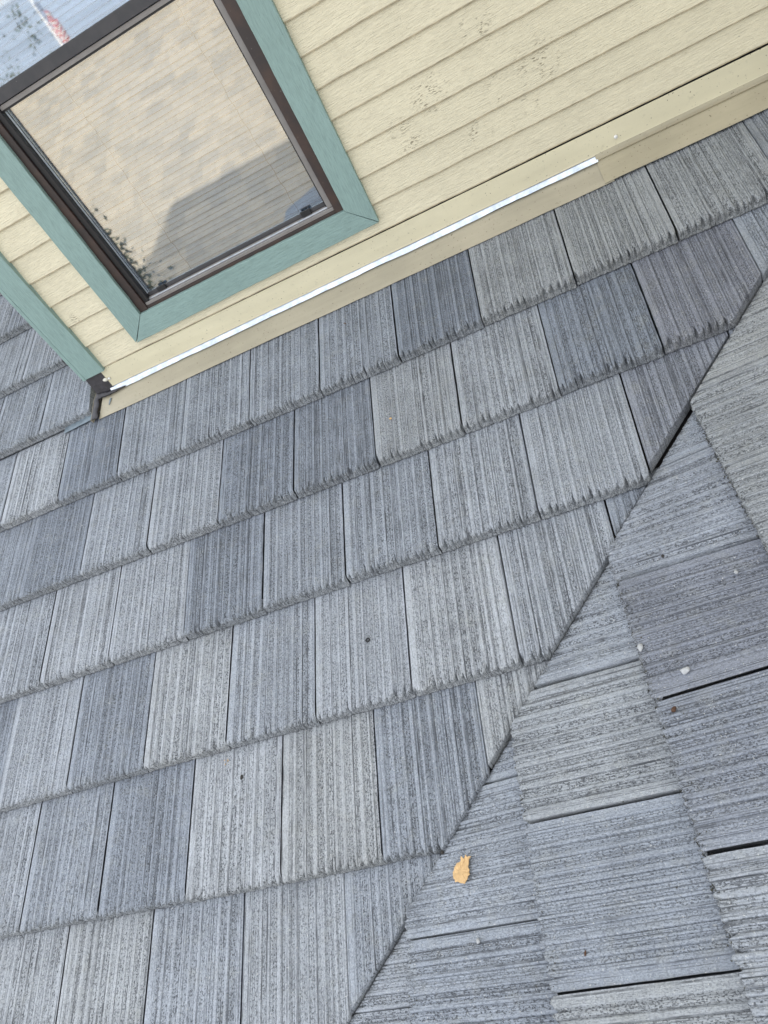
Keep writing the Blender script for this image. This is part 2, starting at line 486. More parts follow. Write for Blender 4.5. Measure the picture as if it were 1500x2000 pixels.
def make_tile(F, parent, s0, s1, xl0, xl1, xr0, xr1, colr, seed, cut=None, gap=0.0025, lift=0.0, ncol=NC, chipk=1.0, T_=T):
    """one roof tile in roof frame F: bottom line s0, next course line s1; left joint xl0 (bottom) .. xl1 (at s1), right joint xr0 .. xr1"""
    r = np.random.default_rng(seed)
    e = s1 - s0
    xs_t, h_t, g_t = PROFILES[seed % len(PROFILES)]
    g1, g2 = gap * r.uniform(0.7, 1.4), gap * r.uniform(0.7, 1.4)
    u = np.linspace(0, 1, ncol + 1)
    wid = (xr0 - xl0)
    px = np.clip(u * wid, 0, 0.305)
    ph = np.interp(px, xs_t, h_t) * r.uniform(0.8, 1.15)
    pg = np.interp(px, xs_t, g_t)
    # chipped butt edge: scallops broken between the ridges
    per = 0.0235
    xx = u * wid
    ph_x = xx / per + 0.35 * vnoise(xx, seed + 5, 30) + r.uniform(0, 1)
    fr = ph_x - np.floor(ph_x)
    sc_amp = 0.55 + 0.45 * vnoise(np.floor(ph_x), seed + 9, 1.0)
    scal = np.where(fr < 0.80, fr / 0.80, (1 - fr) / 0.20) ** 2.2 * sc_amp
    chip = 0.002 + 0.0260 * chipk * scal + 0.0022 * vnoise(xx, seed + 1, 260) + 0.0010 * vnoise(xx, seed + 2, 700)
    chip = np.clip(chip, 0.0005, 0.034)
    notch = chipk * 0.018 * np.exp(-((fr - 0.88) / 0.10) ** 2) * np.clip(sc_amp + 0.25, 0.2, 1)
    chip[:3] += 0.002; chip[-4:] += np.array([0.001, 0.003, 0.006, 0.009])
    bot_n = 0.0014 * vnoise(xx, seed + 3, 90) + 0.0007 * vnoise(xx, seed + 4, 400)
    tl, tr = r.uniform(-0.0012, 0.0012, 2) + lift
    rows_s, rows_h, rows_g, rows_b = [], [], [], []
    def top(sv, drop=0.0, b=0.0, amp=1.0):
        t = (sv - s0) / e
        z = T_ * (1 - t) + (tl + (tr - tl) * u) * (1 - t) + ph * amp - drop
        rows_s.append(sv); rows_h.append(z); rows_g.append(pg); rows_b.append(np.full(ncol + 1, b) if np.isscalar(b) else b)
    one = np.ones(ncol + 1)
    back = s0 + e + 0.05
    rows_s.append(back * one); rows_h.append(-0.012 * one - 0.004); rows_g.append(pg); rows_b.append(0 * one)
    top((s0 + e + 0.006) * one, 0.0015, amp=0.3)
    for f in (0.985, 0.9, 0.8, 0.7, 0.6, 0.5, 0.4, 0.3, 0.21):
        wv = 1 + 0.35 * vnoise(np.array([f * 9.0]), seed + 7, 1.0)[0]
        top((s0 + e * f) * one, amp=wv)
    top(s0 + 0.044 + 0.5 * chip)
    top(s0 + 0.010 + 1.0 * chip, 0.0002, 0.12 * one)
    top(s0 + 0.003 + 1.0 * chip + 0.9 * notch, 0.0008 + 0.20 * chip + 0.15 * notch, 0.4 * one)
    hc = rows_h[-1]
    jag = 0.0013 * vnoise(xx, seed + 6, 480)
    for q, cf in ((0.86, 0.98), (0.68, 0.88), (0.48, 0.66), (0.3, 0.36), (0.14, 0.12), (0.0, 0.0)):
        rr = r.normal(0, 0.0003, ncol + 1) + 0.0018 * vnoise(xx, seed + 40 + int(q * 50), 170)
        rows_s.append(s0 + chip * cf + notch * min(1.0, q * 2.4) + bot_n * (1 - q) + (jag * (0.3 + q) + rr) * (q > 0) - 0.0005)
        rows_h.append(hc * q + 0.0012 * (1 - q)); rows_g.append(one * 0.8); rows_b.append(one)
    rows_s.append(s0 + 0.02 * one); rows_h.append(0.0016 * one); rows_g.append(one * 0.5); rows_b.append(one)
    rows_s.append(back * one); rows_h.append(-0.03 * one - 0.006); rows_g.append(one * 0.5); rows_b.append(one)
    nr = len(rows_s)
    S = np.array(rows_s); H = np.array(rows_h)
    tt = (S - s0) / e
    XL = xl0 + (xl1 - xl0) * tt + g1; XR = xr0 + (xr1 - xr0) * tt - g2
    # ragged side edges
    XL[:, 0] += 0.0006 * vnoise(S[:, 0], seed + 8, 180); XR[:, -1] += 0.0006 * vnoise(S[:, -1], seed + 12, 180)
    X = XL + (XR - XL) * u[None, :]
    ox, os_ = xl0, s0
    V = np.stack([X - ox, S - os_, H], -1).reshape(-1, 3)
    nc = ncol + 1
    idx = np.arange(nr * nc).reshape(nr, nc)
    a = idx[:, :-1]; b = idx[:, 1:]
    a2 = np.roll(a, -1, 0); b2 = np.roll(b, -1, 0)
    quads = np.stack([a, a2, b2, b], -1).reshape(-1, 4)
    nq = len(quads)
    caps = [idx[:, 0].tolist(), idx[::-1, -1].tolist()]
    me = bpy.data.meshes.new('roof_tile')
    me.vertices.add(len(V)); me.vertices.foreach_set('co', V.ravel())
    loops = np.concatenate([quads.ravel(), np.array(caps[0]), np.array(caps[1])])
    me.loops.add(len(loops)); me.loops.foreach_set('vertex_index', loops)
    starts = np.concatenate([np.arange(nq) * 4, [nq * 4, nq * 4 + nr]])
    me.polygons.add(nq + 2); me.polygons.foreach_set('loop_start', starts)
    me.update(calc_edges=True); me.validate()
    for nm, arr in (('grit', rows_g), ('butt', rows_b)):
        at = me.attributes.new(nm, 'FLOAT', 'POINT')
        at.data.foreach_set('value', np.array(arr).ravel().astype(np.float32))
    mw = fmat(F, ox, os_, 0)
    TPc = np.stack([np.broadcast_to(u[None, :] * wid, S.shape), S - os_, np.maximum(0, H.max(0)[None, :] - H) * np.stack(rows_b)], -1)
    at = me.attributes.new('tilepos', 'FLOAT_VECTOR', 'POINT')
    at.data.foreach_set('vector', TPc.reshape(-1).astype(np.float32))
    if cut is not None:
        co, no = cut
        inv = mw.inverted()
        bm = bmesh.new(); bm.from_mesh(me)
        co_l = inv @ co; no_l = inv.to_3x3() @ no
        rs = bmesh.ops.bisect_plane(bm, geom=list(bm.verts) + list(bm.edges) + list(bm.faces), plane_co=co_l, plane_no=no_l, clear_outer=True)
        if not bm.faces:
            bm.free(); bpy.data.meshes.remove(me); return None
        ed = [x for x in rs['geom_cut'] if isinstance(x, bmesh.types.BMEdge)]
        try: bmesh.ops.triangle_fill(bm, edges=ed, use_beauty=True)
        except Exception: pass
        # roughen the sawn edge a little
        lay_b = bm.verts.layers.float.get('butt')
        for vtx in {q for d in ed for q in d.verts}:
            if lay_b and vtx[lay_b] < 0.5: vtx[lay_b] = 0.35
            vtx.co.z -= 0.0006
        bmesh.ops.recalc_face_normals(bm, faces=bm.faces)
        bm.to_mesh(me); bm.free()
    me.materials.append(M['tile'])
    o = obj('roof_tile', me, parent, mw)
    o.color = colr
    return o

DARK = np.array((0.208, 0.238, 0.292)); MID = np.array((0.345, 0.377, 0.430)); LIGHT = np.array((0.475, 0.502, 0.545))
WARM = np.array((0.415, 0.420, 0.400)); PURP = np.array((0.245, 0.255, 0.300))
def tone(t, seed=0, warm=0.0, purp=0.0):
    t = 0.53 + 0.95 * (float(np.clip(t, 0, 1)) - 0.53)
    c = DARK + (MID - DARK) * (t / 0.5) if t < 0.5 else MID + (LIGHT - MID) * ((t - 0.5) / 0.5)
    c = c + (WARM - c) * warm
    c = c + (PURP - c) * purp
    return (float(c[0]), float(c[1]), float(c[2]), 1.0)

def interp_ext(xs, ys):
    def f(x):
        if x <= xs[0]: return ys[0]
        if x >= xs[-1]: return ys[-1]
        return float(np.interp(x, xs, ys))
    return f

# course lines on slope A (s as a function of x), from butt positions
LINE = {
    -5: lambda x: 1.940, -4: lambda x: 1.557, -3: lambda x: 1.172, -2: lambda x: 0.785, -1: lambda x: 0.402,
    0: interp_ext([-0.7, 0.0, 0.8, 1.4, 1.75, 2.1], [0.000, -0.006, -0.013, -0.007, 0.000, 0.006]),
    1: interp_ext([-0.5, 0.4, 0.7, 1.3, 1.9], [-0.380, -0.386, -0.388, -0.387, -0.373]),
    2: interp_ext([-0.4, 0.4, 1.0, 1.6], [-0.763, -0.761, -0.751, -0.752]),
    3: interp_ext([-0.25, 0.4, 1.3], [-1.149, -1.146, -1.140]),
    4: interp_ext([-0.4, 0.5, 0.8], [-1.523, -1.532, -1.531]),
    5: lambda x: -1.915, 6: lambda x: -2.297, 7: lambda x: -2.68, 8: lambda x: -3.06, 9: lambda x: -3.44,
}
# joints on slope A: index -> (x at the butt line, x at the course line above)
JA = {
    -4: {0: (-0.95, -0.94)},
    -3: {0: (-0.856, -0.85), 1: (-0.55, -0.545)},
    -2: {0: (-0.692, -0.68), 1: (-0.388, -0.378)},
    -1: {0: (-0.540, -0.532), 1: (-0.235, -0.228)},
    0: {0: (-0.701, -0.700), 1: (-0.394, -0.393), 2: (-0.088, -0.088), 3: (0.219, 0.223), 4: (0.524, 0.531), 5: (0.822, 0.838), 6: (1.128, 1.143),
        7: (1.430, 1.449), 8: (1.745, 1.766), 9: (2.065, 2.079), 10: (2.375, 2.388)},
    1: {0: (-0.544, -0.535), 1: (-0.240, -0.230), 2: (0.066, 0.078), 3: (0.375, 0.389), 4: (0.678, 0.695), 5: (0.986, 0.999), 6: (1.282, 1.304),
        7: (1.591, 1.610), 8: (1.898, 1.917)},
    2: {0: (-0.393, -0.386), 1: (-0.085, -0.074), 2: (0.226, 0.230), 3: (0.531, 0.542), 4: (0.829, 0.843), 5: (1.131, 1.151), 6: (1.432, 1.455), 7: (1.742, 1.766)},
    3: {-1: (-0.532, -0.525), 0: (-0.230, -0.221), 1: (0.072, 0.087), 2: (0.378, 0.397), 3: (0.682, 0.700), 4: (0.979, 0.999), 5: (1.284, 1.299), 6: (1.590, 1.609)},
    4: {0: (-0.375, -0.366), 1: (-0.077, -0.065), 2: (0.228, 0.243), 3: (0.535, 0.552), 4: (0.830, 0.843), 5: (1.134, 1.146)},
    5: {0: (-0.222, -0.212), 1: (0.083, 0.097), 2: (0.387, 0.399), 3: (0.690, 0.702)},
    6: {0: (-0.38, -0.37), 1: (-0.075, -0.062), 2: (0.232, 0.245)},
    7: {0: (-0.22, -0.21), 1: (0.085, 0.095)},
    8: {0: (-0.38, -0.37)},
    9: {0: (-0.22, -0.21)},
}
TONE_A = {
    0: {-1: .5, 0: .85, 1: .12, 2: .5, 3: .55, 4: .5, 5: .45, 6: .12, 7: (.46, .35), 8: (.38, .45), 9: (.36, .4), 10: (.2, .2)},
    1: {-1: .3, 0: .2, 1: .6, 2: .7, 3: .2, 4: .25, 5: (.58, .25), 6: (.64, .1), 7: (.12,), 8: (.22, 0, .8)},
    2: {-1: .65, 0: .8, 1: .78, 2: .25, 3: .5, 4: .5, 5: .68, 6: .70, 7: (.4, 0, .6)},
    3: {-2: .3, -1: .7, 0: .3, 1: (.85, .2), 2: .58, 3: .78, 4: (.88, .1), 5: .72, 6: .3},
    4: {-2: .5, -1: .7, 0: .5, 1: .3, 2: (.92, .1), 3: (.80, .35), 4: .42, 5: (.75, .3)},
    5: {-2: .7, -1: (.8, .2), 0: (.8, .3), 1: .62, 2: (.70, .15), 3: .55},
    -1: {-1: .4, 0: .42, -2: .5, 1: .4}, -2: {-1: .5, 0: .45, 1: .35}, -3: {-1: .45, 0: .2, 1: .3},
}

roof_a = empty('tiled_roof', PA(0.4, -0.7), 'grey ribbed concrete tile roof slope that runs down from the cream dormer wall', 'roof')
roof_b = empty('tiled_roof', PB(-1.3, 0.2), 'grey ribbed tile roof slope at lower right beyond the diagonal valley, its courses stepping to the left', 'roof')

VN = Vector((1, -1, 0)).normalized()       # points from slope A into slope B
def valley_cut_a(off):
    return (Vector((VX, 0, 0)) - VN * off, VN)
def valley_cut_b(off):
    return (Vector((VX, 0, 0)) + VN * off, -VN)

W_ = 0.3052
XMIN = -1.75
cutoffs = {(2, 7): 0.016, (1, 8): 0.006, (4, 5): 0.007, (3, 5): 0.004, (5, 3): 0.005, (3, 6): 0.012, (2, 6): 0.004}
for c in sorted(JA):
    J = dict(JA[c])
    lo, hi = min(J), max(J)
    while J[lo][0] > XMIN:
        J[lo - 1] = (J[lo][0] - W_, J[lo][1] - W_); lo -= 1
    s_low, s_up = LINE[c], LINE[c - 1] if (c - 1) in LINE else (lambda x, c=c: LINE[c](x) + E)
    if c == 0:
        s_up_f = lambda x: 0.402 if x < 0 else 0.372
    vx_top = VX + (LINE[c](1) + 0.45) * CP
    while J[hi][0] < vx_top:
        J[hi + 1] = (J[hi][0] + W_, J[hi][1] + W_); hi += 1
    for j in range(lo, hi):
        (a0, a1), (b0, b1) = J[j], J[j + 1]
        if c < 0 and a0 > -0.30: continue
        xm = 0.5 * (a0 + b0)
        s0 = 0.5 * (s_low(a0) + s_low(b0)); s1 = 0.5 * (s_up(a1) + s_up(b1))
        if c == 0: s1 = 0.385
        tn = TONE_A.get(c, {}).get(j)
        sd = (c + 10) * 131 + (j + 20) * 17
        if tn is None: tn = 0.35 + 0.5 * ((sd * 7919) % 97) / 97
        if not isinstance(tn, tuple): tn = (tn,)
        cl = tone(tn[0], sd, tn[1] if len(tn) > 1 else 0, tn[2] if len(tn) > 2 else 0)
        # does it touch the valley?
        yb = s0 * CP
        cut = None
        if b1 + 0.02 > VX + s0 * CP - 0.05:
            cut = valley_cut_a(cutoffs.get((c, j), -0.0012 + 0.0016 * ((sd * 31) % 10) / 10))
            if a0 > VX + (s1 + 0.02) * CP: continue
        if c == -1 and j == 0:      # last tile before the dormer corner, sawn off at an angle
            cut = (PA(-0.268, 0.50), (uA * 0.10 + Vector((1, 0, 0))).normalized())
            b0, b1 = -0.235, -0.228
        if c < -1 and b0 > -0.21:
            cut = (Vector((-0.212, 0, 0)), Vector((1, 0, 0)))
        vis = (a0 > -1.35 and s0 > -2.0)
        dx = float(np.random.default_rng(sd).normal(0, 0.0008))
        make_tile(FA, roof_a, s0, s1, a0, a1, b0, b1, cl, sd, cut, lift=0.0008 * ((sd % 7) - 3) / 3, ncol=NC if vis else 40)

# slope B: across coordinate a = -y
SB = {-3: 1.60, -2: 1.235, -1: 0.865, 0: 0.490, 1: 0.1455, 2: -0.224, 3: -0.588, 4: -0.958, 5: -1.328, 6: -1.70}
JB = {
    -3: {0: (0.51, 0.54)}, -2: {0: (0.36, 0.39), 1: (0.68, 0.71)}, -1: {0: (0.54, 0.57), 1: (0.86, 0.90)},
    0: {0: (0.508, 0.560), 1: (0.826, 0.872), 2: (1.15, 1.185)},
    1: {0: (0.683, 0.705), 1: (0.986, 1.030), 2: (1.327, 1.342), 3: (1.647, 1.666)},
    2: {0: (0.84, 0.862), 1: (1.155, 1.192), 2: (1.484, 1.512), 3: (1.812, 1.828)},
    3: {0: (1.333, 1.350), 1: (1.647, 1.668), 2: (1.965, 1.985)},
    4: {0: (1.49, 1.51), 1: (1.81, 1.83), 2: (2.13, 2.15)},
    5: {0: (1.66, 1.68), 1: (1.98, 2.0)},
    6: {0: (1.82, 1.84)},
}
TONE_B = {0: {-2: (.55, .3), -1: (.5, .5), 0: (.36, .4), 1: (.3, .4), 2: (.4, .2)},
          1: {-1: .55, 0: (.5, 0, .2), 1: (.22, 0, .55), 2: (.3, 0, .3), 3: (.6, .1)},
          2: {-1: .5, 0: .6, 1: (.5, .3), 2: .42, 3: (.5, .4)},
          3: {0: .5, 1: .42, -1: .5, 2: (.4, .5)}, 4: {0: .7, 1: .8, 2: .7}}
WB = 0.3185
AMAX = 3.4
for c in sorted(JB):
    J = dict(JB[c]); lo, hi = min(J), max(J)
    s0 = SB[c]; s1 = SB[c - 1] if c - 1 in SB else s0 + 0.37
    amin_top = -(OB.x + (s1 + 0.05) * CP - VX) - 0.02        # a at the valley for the top of the course
    while J[lo][0] > amin_top - 0.35:
        J[lo - 1] = (J[lo][0] - WB, J[lo][1] - WB); lo -= 1
    while J[hi][0] < AMAX:
        J[hi + 1] = (J[hi][0] + WB, J[hi][1] + WB); hi += 1
    for j in range(lo, hi):
        (a0, a1), (b0, b1) = J[j], J[j + 1]
        # y at the valley line for bottom of tile: a_v = VX - x
        av0 = VX - (OB.x + s0 * CP); av1 = VX - (OB.x + s1 * CP)
        if b0 < av1 - 0.03: continue
        if OB.x + s0 * CP > 3.4: continue
        cut = None
        sd = (c + 10) * 173 + (j + 30) * 29 + 5000
        if a0 - 0.05 < av0: cut = valley_cut_b(0.0 + 0.0006 * ((sd * 31) % 10) / 10)
        if b1 < -YW + 0.02 and False: continue
        tn = TONE_B.get(c, {}).get(j)
        if tn is None: tn = 0.3 + 0.4 * ((sd * 7919) % 97) / 97
        if not isinstance(tn, tuple): tn = (tn,)
        cl = tone(tn[0], sd, tn[1] if len(tn) > 1 else 0, tn[2] if len(tn) > 2 else 0)
        vis = a0 < 2.1 and s0 > -1.0 and s0 < 1.0
        o = make_tile(FB, roof_b, s0, s1, a0, a1, b0, b1, cl, sd, cut, gap=(0.0050 if a0 < 1.3 and c in (1, 2) else 0.0031), chipk=0.45, lift=0.0016 * ((sd % 7) - 3) / 3, ncol=NC if vis else 40)

# decks under the tiles (dark underlayment) and the valley metal
def slab(name, pts, thick, mat, parent, n):
    vs = [Vector(p) for p in pts] + [Vector(p) - Vector(n) * thick for p in pts]
    k = len(pts)
    fs = [list(range(k)), list(range(2 * k - 1, k - 1, -1))] + [[i, i + k, (i + 1) % k + k, (i + 1) % k] for i in range(k)]
    me = mesh_from(vs, fs, mat)
    bm = bmesh.new(); bm.from_mesh(me); bmesh.ops.recalc_face_normals(bm, faces=bm.faces); bm.to_mesh(me); bm.free()
    return obj(name, me, parent)
YE = -3.45
def pA(x, y, h): return Vector((x, y, TP * y)) + Vector((0, 0, h))
def pB(x, y, h): return Vector((x, y, TP * (x - VX))) + Vector((0, 0, h))
slab('roof_deck', [pA(-7, YE, -.05), pA(YE + VX, YE, -.05), pA(6.5 + VX, 6.5, -.05), pA(-7, 6.5, -.05)], 0.06, M['underlay'], roof_a, nA)
slab('roof_deck', [pB(YE + VX, YE, -.05), pB(7.0, YE, -.05), pB(7.0, 7.0 - VX, -.05)], 0.06, M['underlay'], roof_b, nB)
vm = []
bmv = bmesh.new()
for yy in np.linspace(YE, 0.43, 12):
    xx = VX + yy
    vm.append([bmv.verts.new(p) for p in (pA(xx - 0.11, yy + 0.11, -.041), pA(xx, yy, -.043), pB(xx + 0.11, yy - 0.11, -.041))])
for i in range(11):
    for k in range(2):
        bmv.faces.new((vm[i][k], vm[i][k + 1], vm[i + 1][k + 1], vm[i + 1][k]))
bm_obj('valley_metal', bmv, M['valley'], roof_a)

# coarse tiles of slope A and B outside the picture
bmx = bmesh.new()
def coarse(F, a0, a1, s0, s1):
    vs = [bmx.verts.new(fmat(F) @ Vector(p)) for p in ((a0, s0, T), (a1, s0, T), (a1, s1, 0), (a0, s1, 0), (a0, s0, 0), (a1, s0, 0))]
    bmx.faces.new(vs[:4]); bmx.faces.new((vs[0], vs[4], vs[5], vs[1]))
for k in range(14):
    s0 = 1.94 - 0.3816 * k
    for i in range(18):
        x = -2.06 - 0.306 * i - (0.15 if k % 2 else 0)
        if s0 > -3.5: coarse(FA, x - 0.302, x, s0, s0 + 0.38)
o = bm_obj('distant_roof_tile', bmx, M['tile'], roof_a); o['kind'] = 'stuff'; o.color = tone(.5)

# ------------------------------------------------------------------ dormer wall
wall = empty('dormer_wall', (1.2, YW, 0.16), 'cream clapboard dormer wall with teal corner board, standing on the grey tile roof', 'wall')

def plank(x0, x1, z, seed, top=None, z_shift=0.0):
    zz = z + z_shift
    zt = (zz + 0.112) if top is None else top
    yb, yt = YW - 0.006, YW + 0.004
    poly = [(yb + 0.0010, zz + 0.0020), (yb + 0.0025, zz), (yb + 0.009, zz + 0.0002), (yt + 0.009, zt), (yt, zt), (yb, zz + 0.005)]
    def wob(k, a, p, q):
        w = 0.0012 * float(vnoise(np.array([a]), seed, 7)[0]) + 0.0006 * float(vnoise(np.array([a]), seed + 1, 40)[0])
        if k in (0, 1, 2, 5): q += w
        return p, q
    o = prism('siding_plank', poly, 0, x0, x1, M['siding'], wall, n=max(2, int((x1 - x0) / 0.025)), wob=wob)
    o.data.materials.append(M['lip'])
    for p_ in o.data.polygons:              # lower lip coloured for lap dirt plus painted contact shadow
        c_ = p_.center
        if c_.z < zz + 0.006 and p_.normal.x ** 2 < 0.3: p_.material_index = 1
    return o

XR = 3.28
ZL = [0.3635, 0.4625, 0.5620, 0.6670, 0.7660, 0.8665, 0.9655] + [0.9655 + 0.1005 * k for k in range(1, 11)]
# bottom board runs full width beneath the window
plank(-0.092, XR, 0.2668, 100, top=0.385)
for i, z in enumerate(ZL):
    plank(1.19, XR, z, 200 + i)
    if z < 2.0: plank(-0.092, 0.128, z, 300 + i, z_shift=0.0085)
for k in range(22):
    z = ZL[-1] + 0.1005 * (k + 1)
    plank(-0.092, XR, z, 400 + k)
# backing behind the boards (sheathing with the window opening)
bm = bmesh.new()
yb0, yb1 = YW + 0.014, YW + 0.05
ZT = 4.3
add_box(bm, -0.195, 0.24, yb0, yb1, 0.10, ZT)
add_box(bm, 1.075, XR, yb0, yb1, 0.10, ZT)
add_box(bm, 0.24, 1.075, yb0, yb1, 0.10, 0.40)
add_box(bm, 0.24, 1.075, yb0, yb1, 1.98, ZT)
bm_obj('sheathing', bm, M['black'], wall)
# side wall of the dormer and its roof
box('side_wall', (-0.196, -0.150, YW + 0.052, 6.2, -0.1, ZT), M['siding'], wall)
box('end_wall', (XR + 0.001, XR + 0.05, YW + 0.02, 6.2, 0.1, ZT), M['siding'], wall)
prism('dormer_roof', [(0.25, ZT + 0.03), (6.4, ZT + 1.2), (6.4, ZT + 1.3), (0.25, ZT + 0.13)], 0, -0.30, XR + 0.6, M['flange'], wall)

box('added_shade_wall', (XR + 0.002, XR + 0.14, -1.90, YW + 0.018, -0.6, ZT), M['siding'], wall)  # unseen wall added to hold back skylight and darken the right side
# teal corner boards
def wavy(seed, amp=0.0010):
    def wob(k, a, p, q):
        return p + amp * float(vnoise(np.array([a]), seed + k, 9)[0]), q + amp * 0.5 * float(vnoise(np.array([a]), seed + 30 + k, 11)[0])
    return wob
yf = YW - 0.022
prism('corner_board', [(-0.1845, yf + 0.001), (-0.1835, yf), (-0.0895, yf), (-0.0885, yf + 0.001), (-0.0885, YW + 0.012), (-0.1845, YW + 0.012)], 2, 0.262, 4.2, M['teal'], wall, n=60, wob=wavy(900))
prism('corner_board', [(-0.2015, yf + 0.003), (-0.2005, yf + 0.002), (-0.1875, yf + 0.002), (-0.1865, yf + 0.003), (-0.1865, YW + 0.12), (-0.2015, YW + 0.12)], 2, 0.258, 4.2, M['teal'], wall, n=60, wob=wavy(950))

# ------------------------------------------------------------------ window
win = empty('window', (0.655, YW, 0.40), '', '')
for k in ('label', 'category'): del win[k]
win.parent = wall; win.matrix_parent_inverse = wall.matrix_world.inverted()
def board(name, quad, y0, y1, mat, seed, n=40, horizontal=False):
    """trim board with mitred ends: quad = outer a, outer b, inner b, inner a in (x, z)"""
    oa, ob, ib, ia = [Vector(q) for q in quad]
    bm = bmesh.new(); rings = []
    for i in range(n + 1):
        t = i / n
        o_ = oa.lerp(ob, t); i_ = ia.lerp(ib, t)
        d = (i_ - o_).normalized()
        w1 = 0.0008 * float(vnoise(np.array([t * 40]), seed, 1)[0]); w2 = 0.0008 * float(vnoise(np.array([t * 40]), seed + 3, 1)[0])
        o_ = o_ + d * w1; i_ = i_ + d * w2
        r = []
        for (p, y) in ((o_, y1), (o_, y0 + 0.0015), (o_ + d * 0.0015, y0), (i_ - d * 0.0015, y0), (i_, y0 + 0.0015), (i_, y1)):
            r.append(bm.verts.new((p.x, y, p.y)))
        rings.append(r)
    for i in range(n):
        for k in range(6):
            bm.faces.new((rings[i][k], rings[i][(k + 1) % 6], rings[i + 1][(k + 1) % 6], rings[i + 1][k]))
    bm.faces.new(rings[0]); bm.faces.new(rings[-1][::-1])
    return bm_obj(name, bm, mat, win)
oBL, oBR, oTR, oTL = (0.1145, 0.3050), (1.1990, 0.3090), (1.2230, 2.05), (0.1370, 2.05)
iBL, iBR, iTR, iTL = (0.2090, 0.3985), (1.1060, 0.3980), (1.1290, 1.955), (0.2300, 1.955)
g = 0.0012
board('trim_board', ((oBL[0] + 2 * g, oBL[1]), (oBR[0] - 2 * g, oBR[1]), (iBR[0] - g, iBR[1]), (iBL[0] + g, iBL[1])), yf, YW + 0.010, M['teal_x'], 1)
board('trim_board', ((oBR[0], oBR[1] + 2 * g), (oTR[0], oTR[1] - 2 * g), (iTR[0], iTR[1] - g), (iBR[0], iBR[1] + g)), yf - 0.0008, YW + 0.010, M['teal'], 2)
board('trim_board', ((oTR[0] - 2 * g, oTR[1]), (oTL[0] + 2 * g, oTL[1]), (iTL[0] + g, iTL[1]), (iTR[0] - g, iTR[1])), yf, YW + 0.010, M['teal_x'], 3)
board('trim_board', ((oTL[0], oTL[1] - 2 * g), (oBL[0], oBL[1] + 2 * g), (iBL[0], iBL[1] + g), (iTL[0], iTL[1] - g)), yf - 0.0004, YW + 0.010, M['teal'], 4)

def bars(name, rects, y0, y1, mat, bev=0.0012):
    bm = bmesh.new()
    for (x0, x1, z0, z1) in rects:
        add_box(bm, x0, x1, y0, y1, z0, z1)
    if bev: bevel(bm, bev, 1)
    return bm_obj(name, bm, mat, win)
# outer brown frame
bars('frame', [(0.2010, 0.2440, 0.392, 1.96)], YW - 0.006, YW + 0.060, M['brown'])
bars('frame', [(1.0722, 1.1330, 0.392, 1.96)], YW - 0.004, YW + 0.060, M['brown'])
bars('frame', [(0.2445, 1.0718, 0.380, 0.4085)], YW - 0.003, YW + 0.060, M['brown'])
bars('frame', [(0.2445, 1.0718, 1.930, 1.965)], YW - 0.003, YW + 0.060, M['brown'])
# grooved lower track: light worn lip and dark channels
bars('sill_track', [(0.2445, 1.0718, 0.409, 0.421)], YW + 0.002, YW + 0.030, M['sash'], 0.0015)
bars('track_lip', [(0.262, 1.0505, 0.4215, 0.4265)], YW + 0.014, YW + 0.020, M['galv'], 0.0008)
bars('sill_track', [(0.262, 1.0505, 0.4215, 0.4275)], YW + 0.021, YW + 0.030, M['sash'], 0.001)
bars('gasket', [(0.2445, 0.2645, 0.4215, 1.93)], YW + 0.004, YW + 0.060, M['black'], 0.001)
bars('gasket', [(0.2650, 1.0460, 0.4280, 0.4400)], YW + 0.030, YW + 0.045, M['rail'], 0.001)
bars('sash_stile', [(0.2652, 0.2680, 0.440, 1.156)], YW + 0.026, YW + 0.036, M['galv'], 0.0006)
bars('sash_stile', [(1.0512, 1.0715, 0.4215, 1.93)], YW + 0.010, YW + 0.050, M['sash'], 0.001)
bars('gasket', [(1.0462, 1.0508, 0.4275, 1.93)], YW + 0.016, YW + 0.050, M['black'], 0.0006)
# meeting rail
bars('meeting_rail', [(0.2650, 1.0460, 1.1780, 1.2150)], YW + 0.008, YW + 0.045, M['rail'], 0.0015)
bars('meeting_rail', [(0.2650, 1.0460, 1.1620, 1.1760)], YW + 0.014, YW + 0.045, M['sash'], 0.001)
bars('gasket', [(0.2650, 1.0460, 1.1560, 1.1615)], YW + 0.018, YW + 0.045, M['black'], 0.0006)
# latch block and weep clips on the track
bars('latch', [(0.952, 0.990, 0.4282, 0.448)], YW + 0.020, YW + 0.029, M['black'], 0.001)
bars('latch', [(0.312, 0.350, 0.4282, 0.446)], YW + 0.020, YW + 0.029, M['black'], 0.001)
# panes
box('glass_pane', (0.2685, 1.0460, YW + 0.0385, YW + 0.0425, 0.4405, 1.1555), M['glass'], win)
box('glass_pane', (0.2650, 1.0460, YW + 0.0225, YW + 0.0265, 1.2155, 1.9300), M['glass'], win)

# dark room behind
bm = bmesh.new()
add_box(bm, 0.15, 1.20, YW + 0.20, YW + 1.2, 0.2, 2.2)
for f in list(bm.faces):
    if f.calc_center_median().y < YW + 0.21: bm.faces.remove(f)
bm_obj('room_lining', bm, M['dark'], wall)

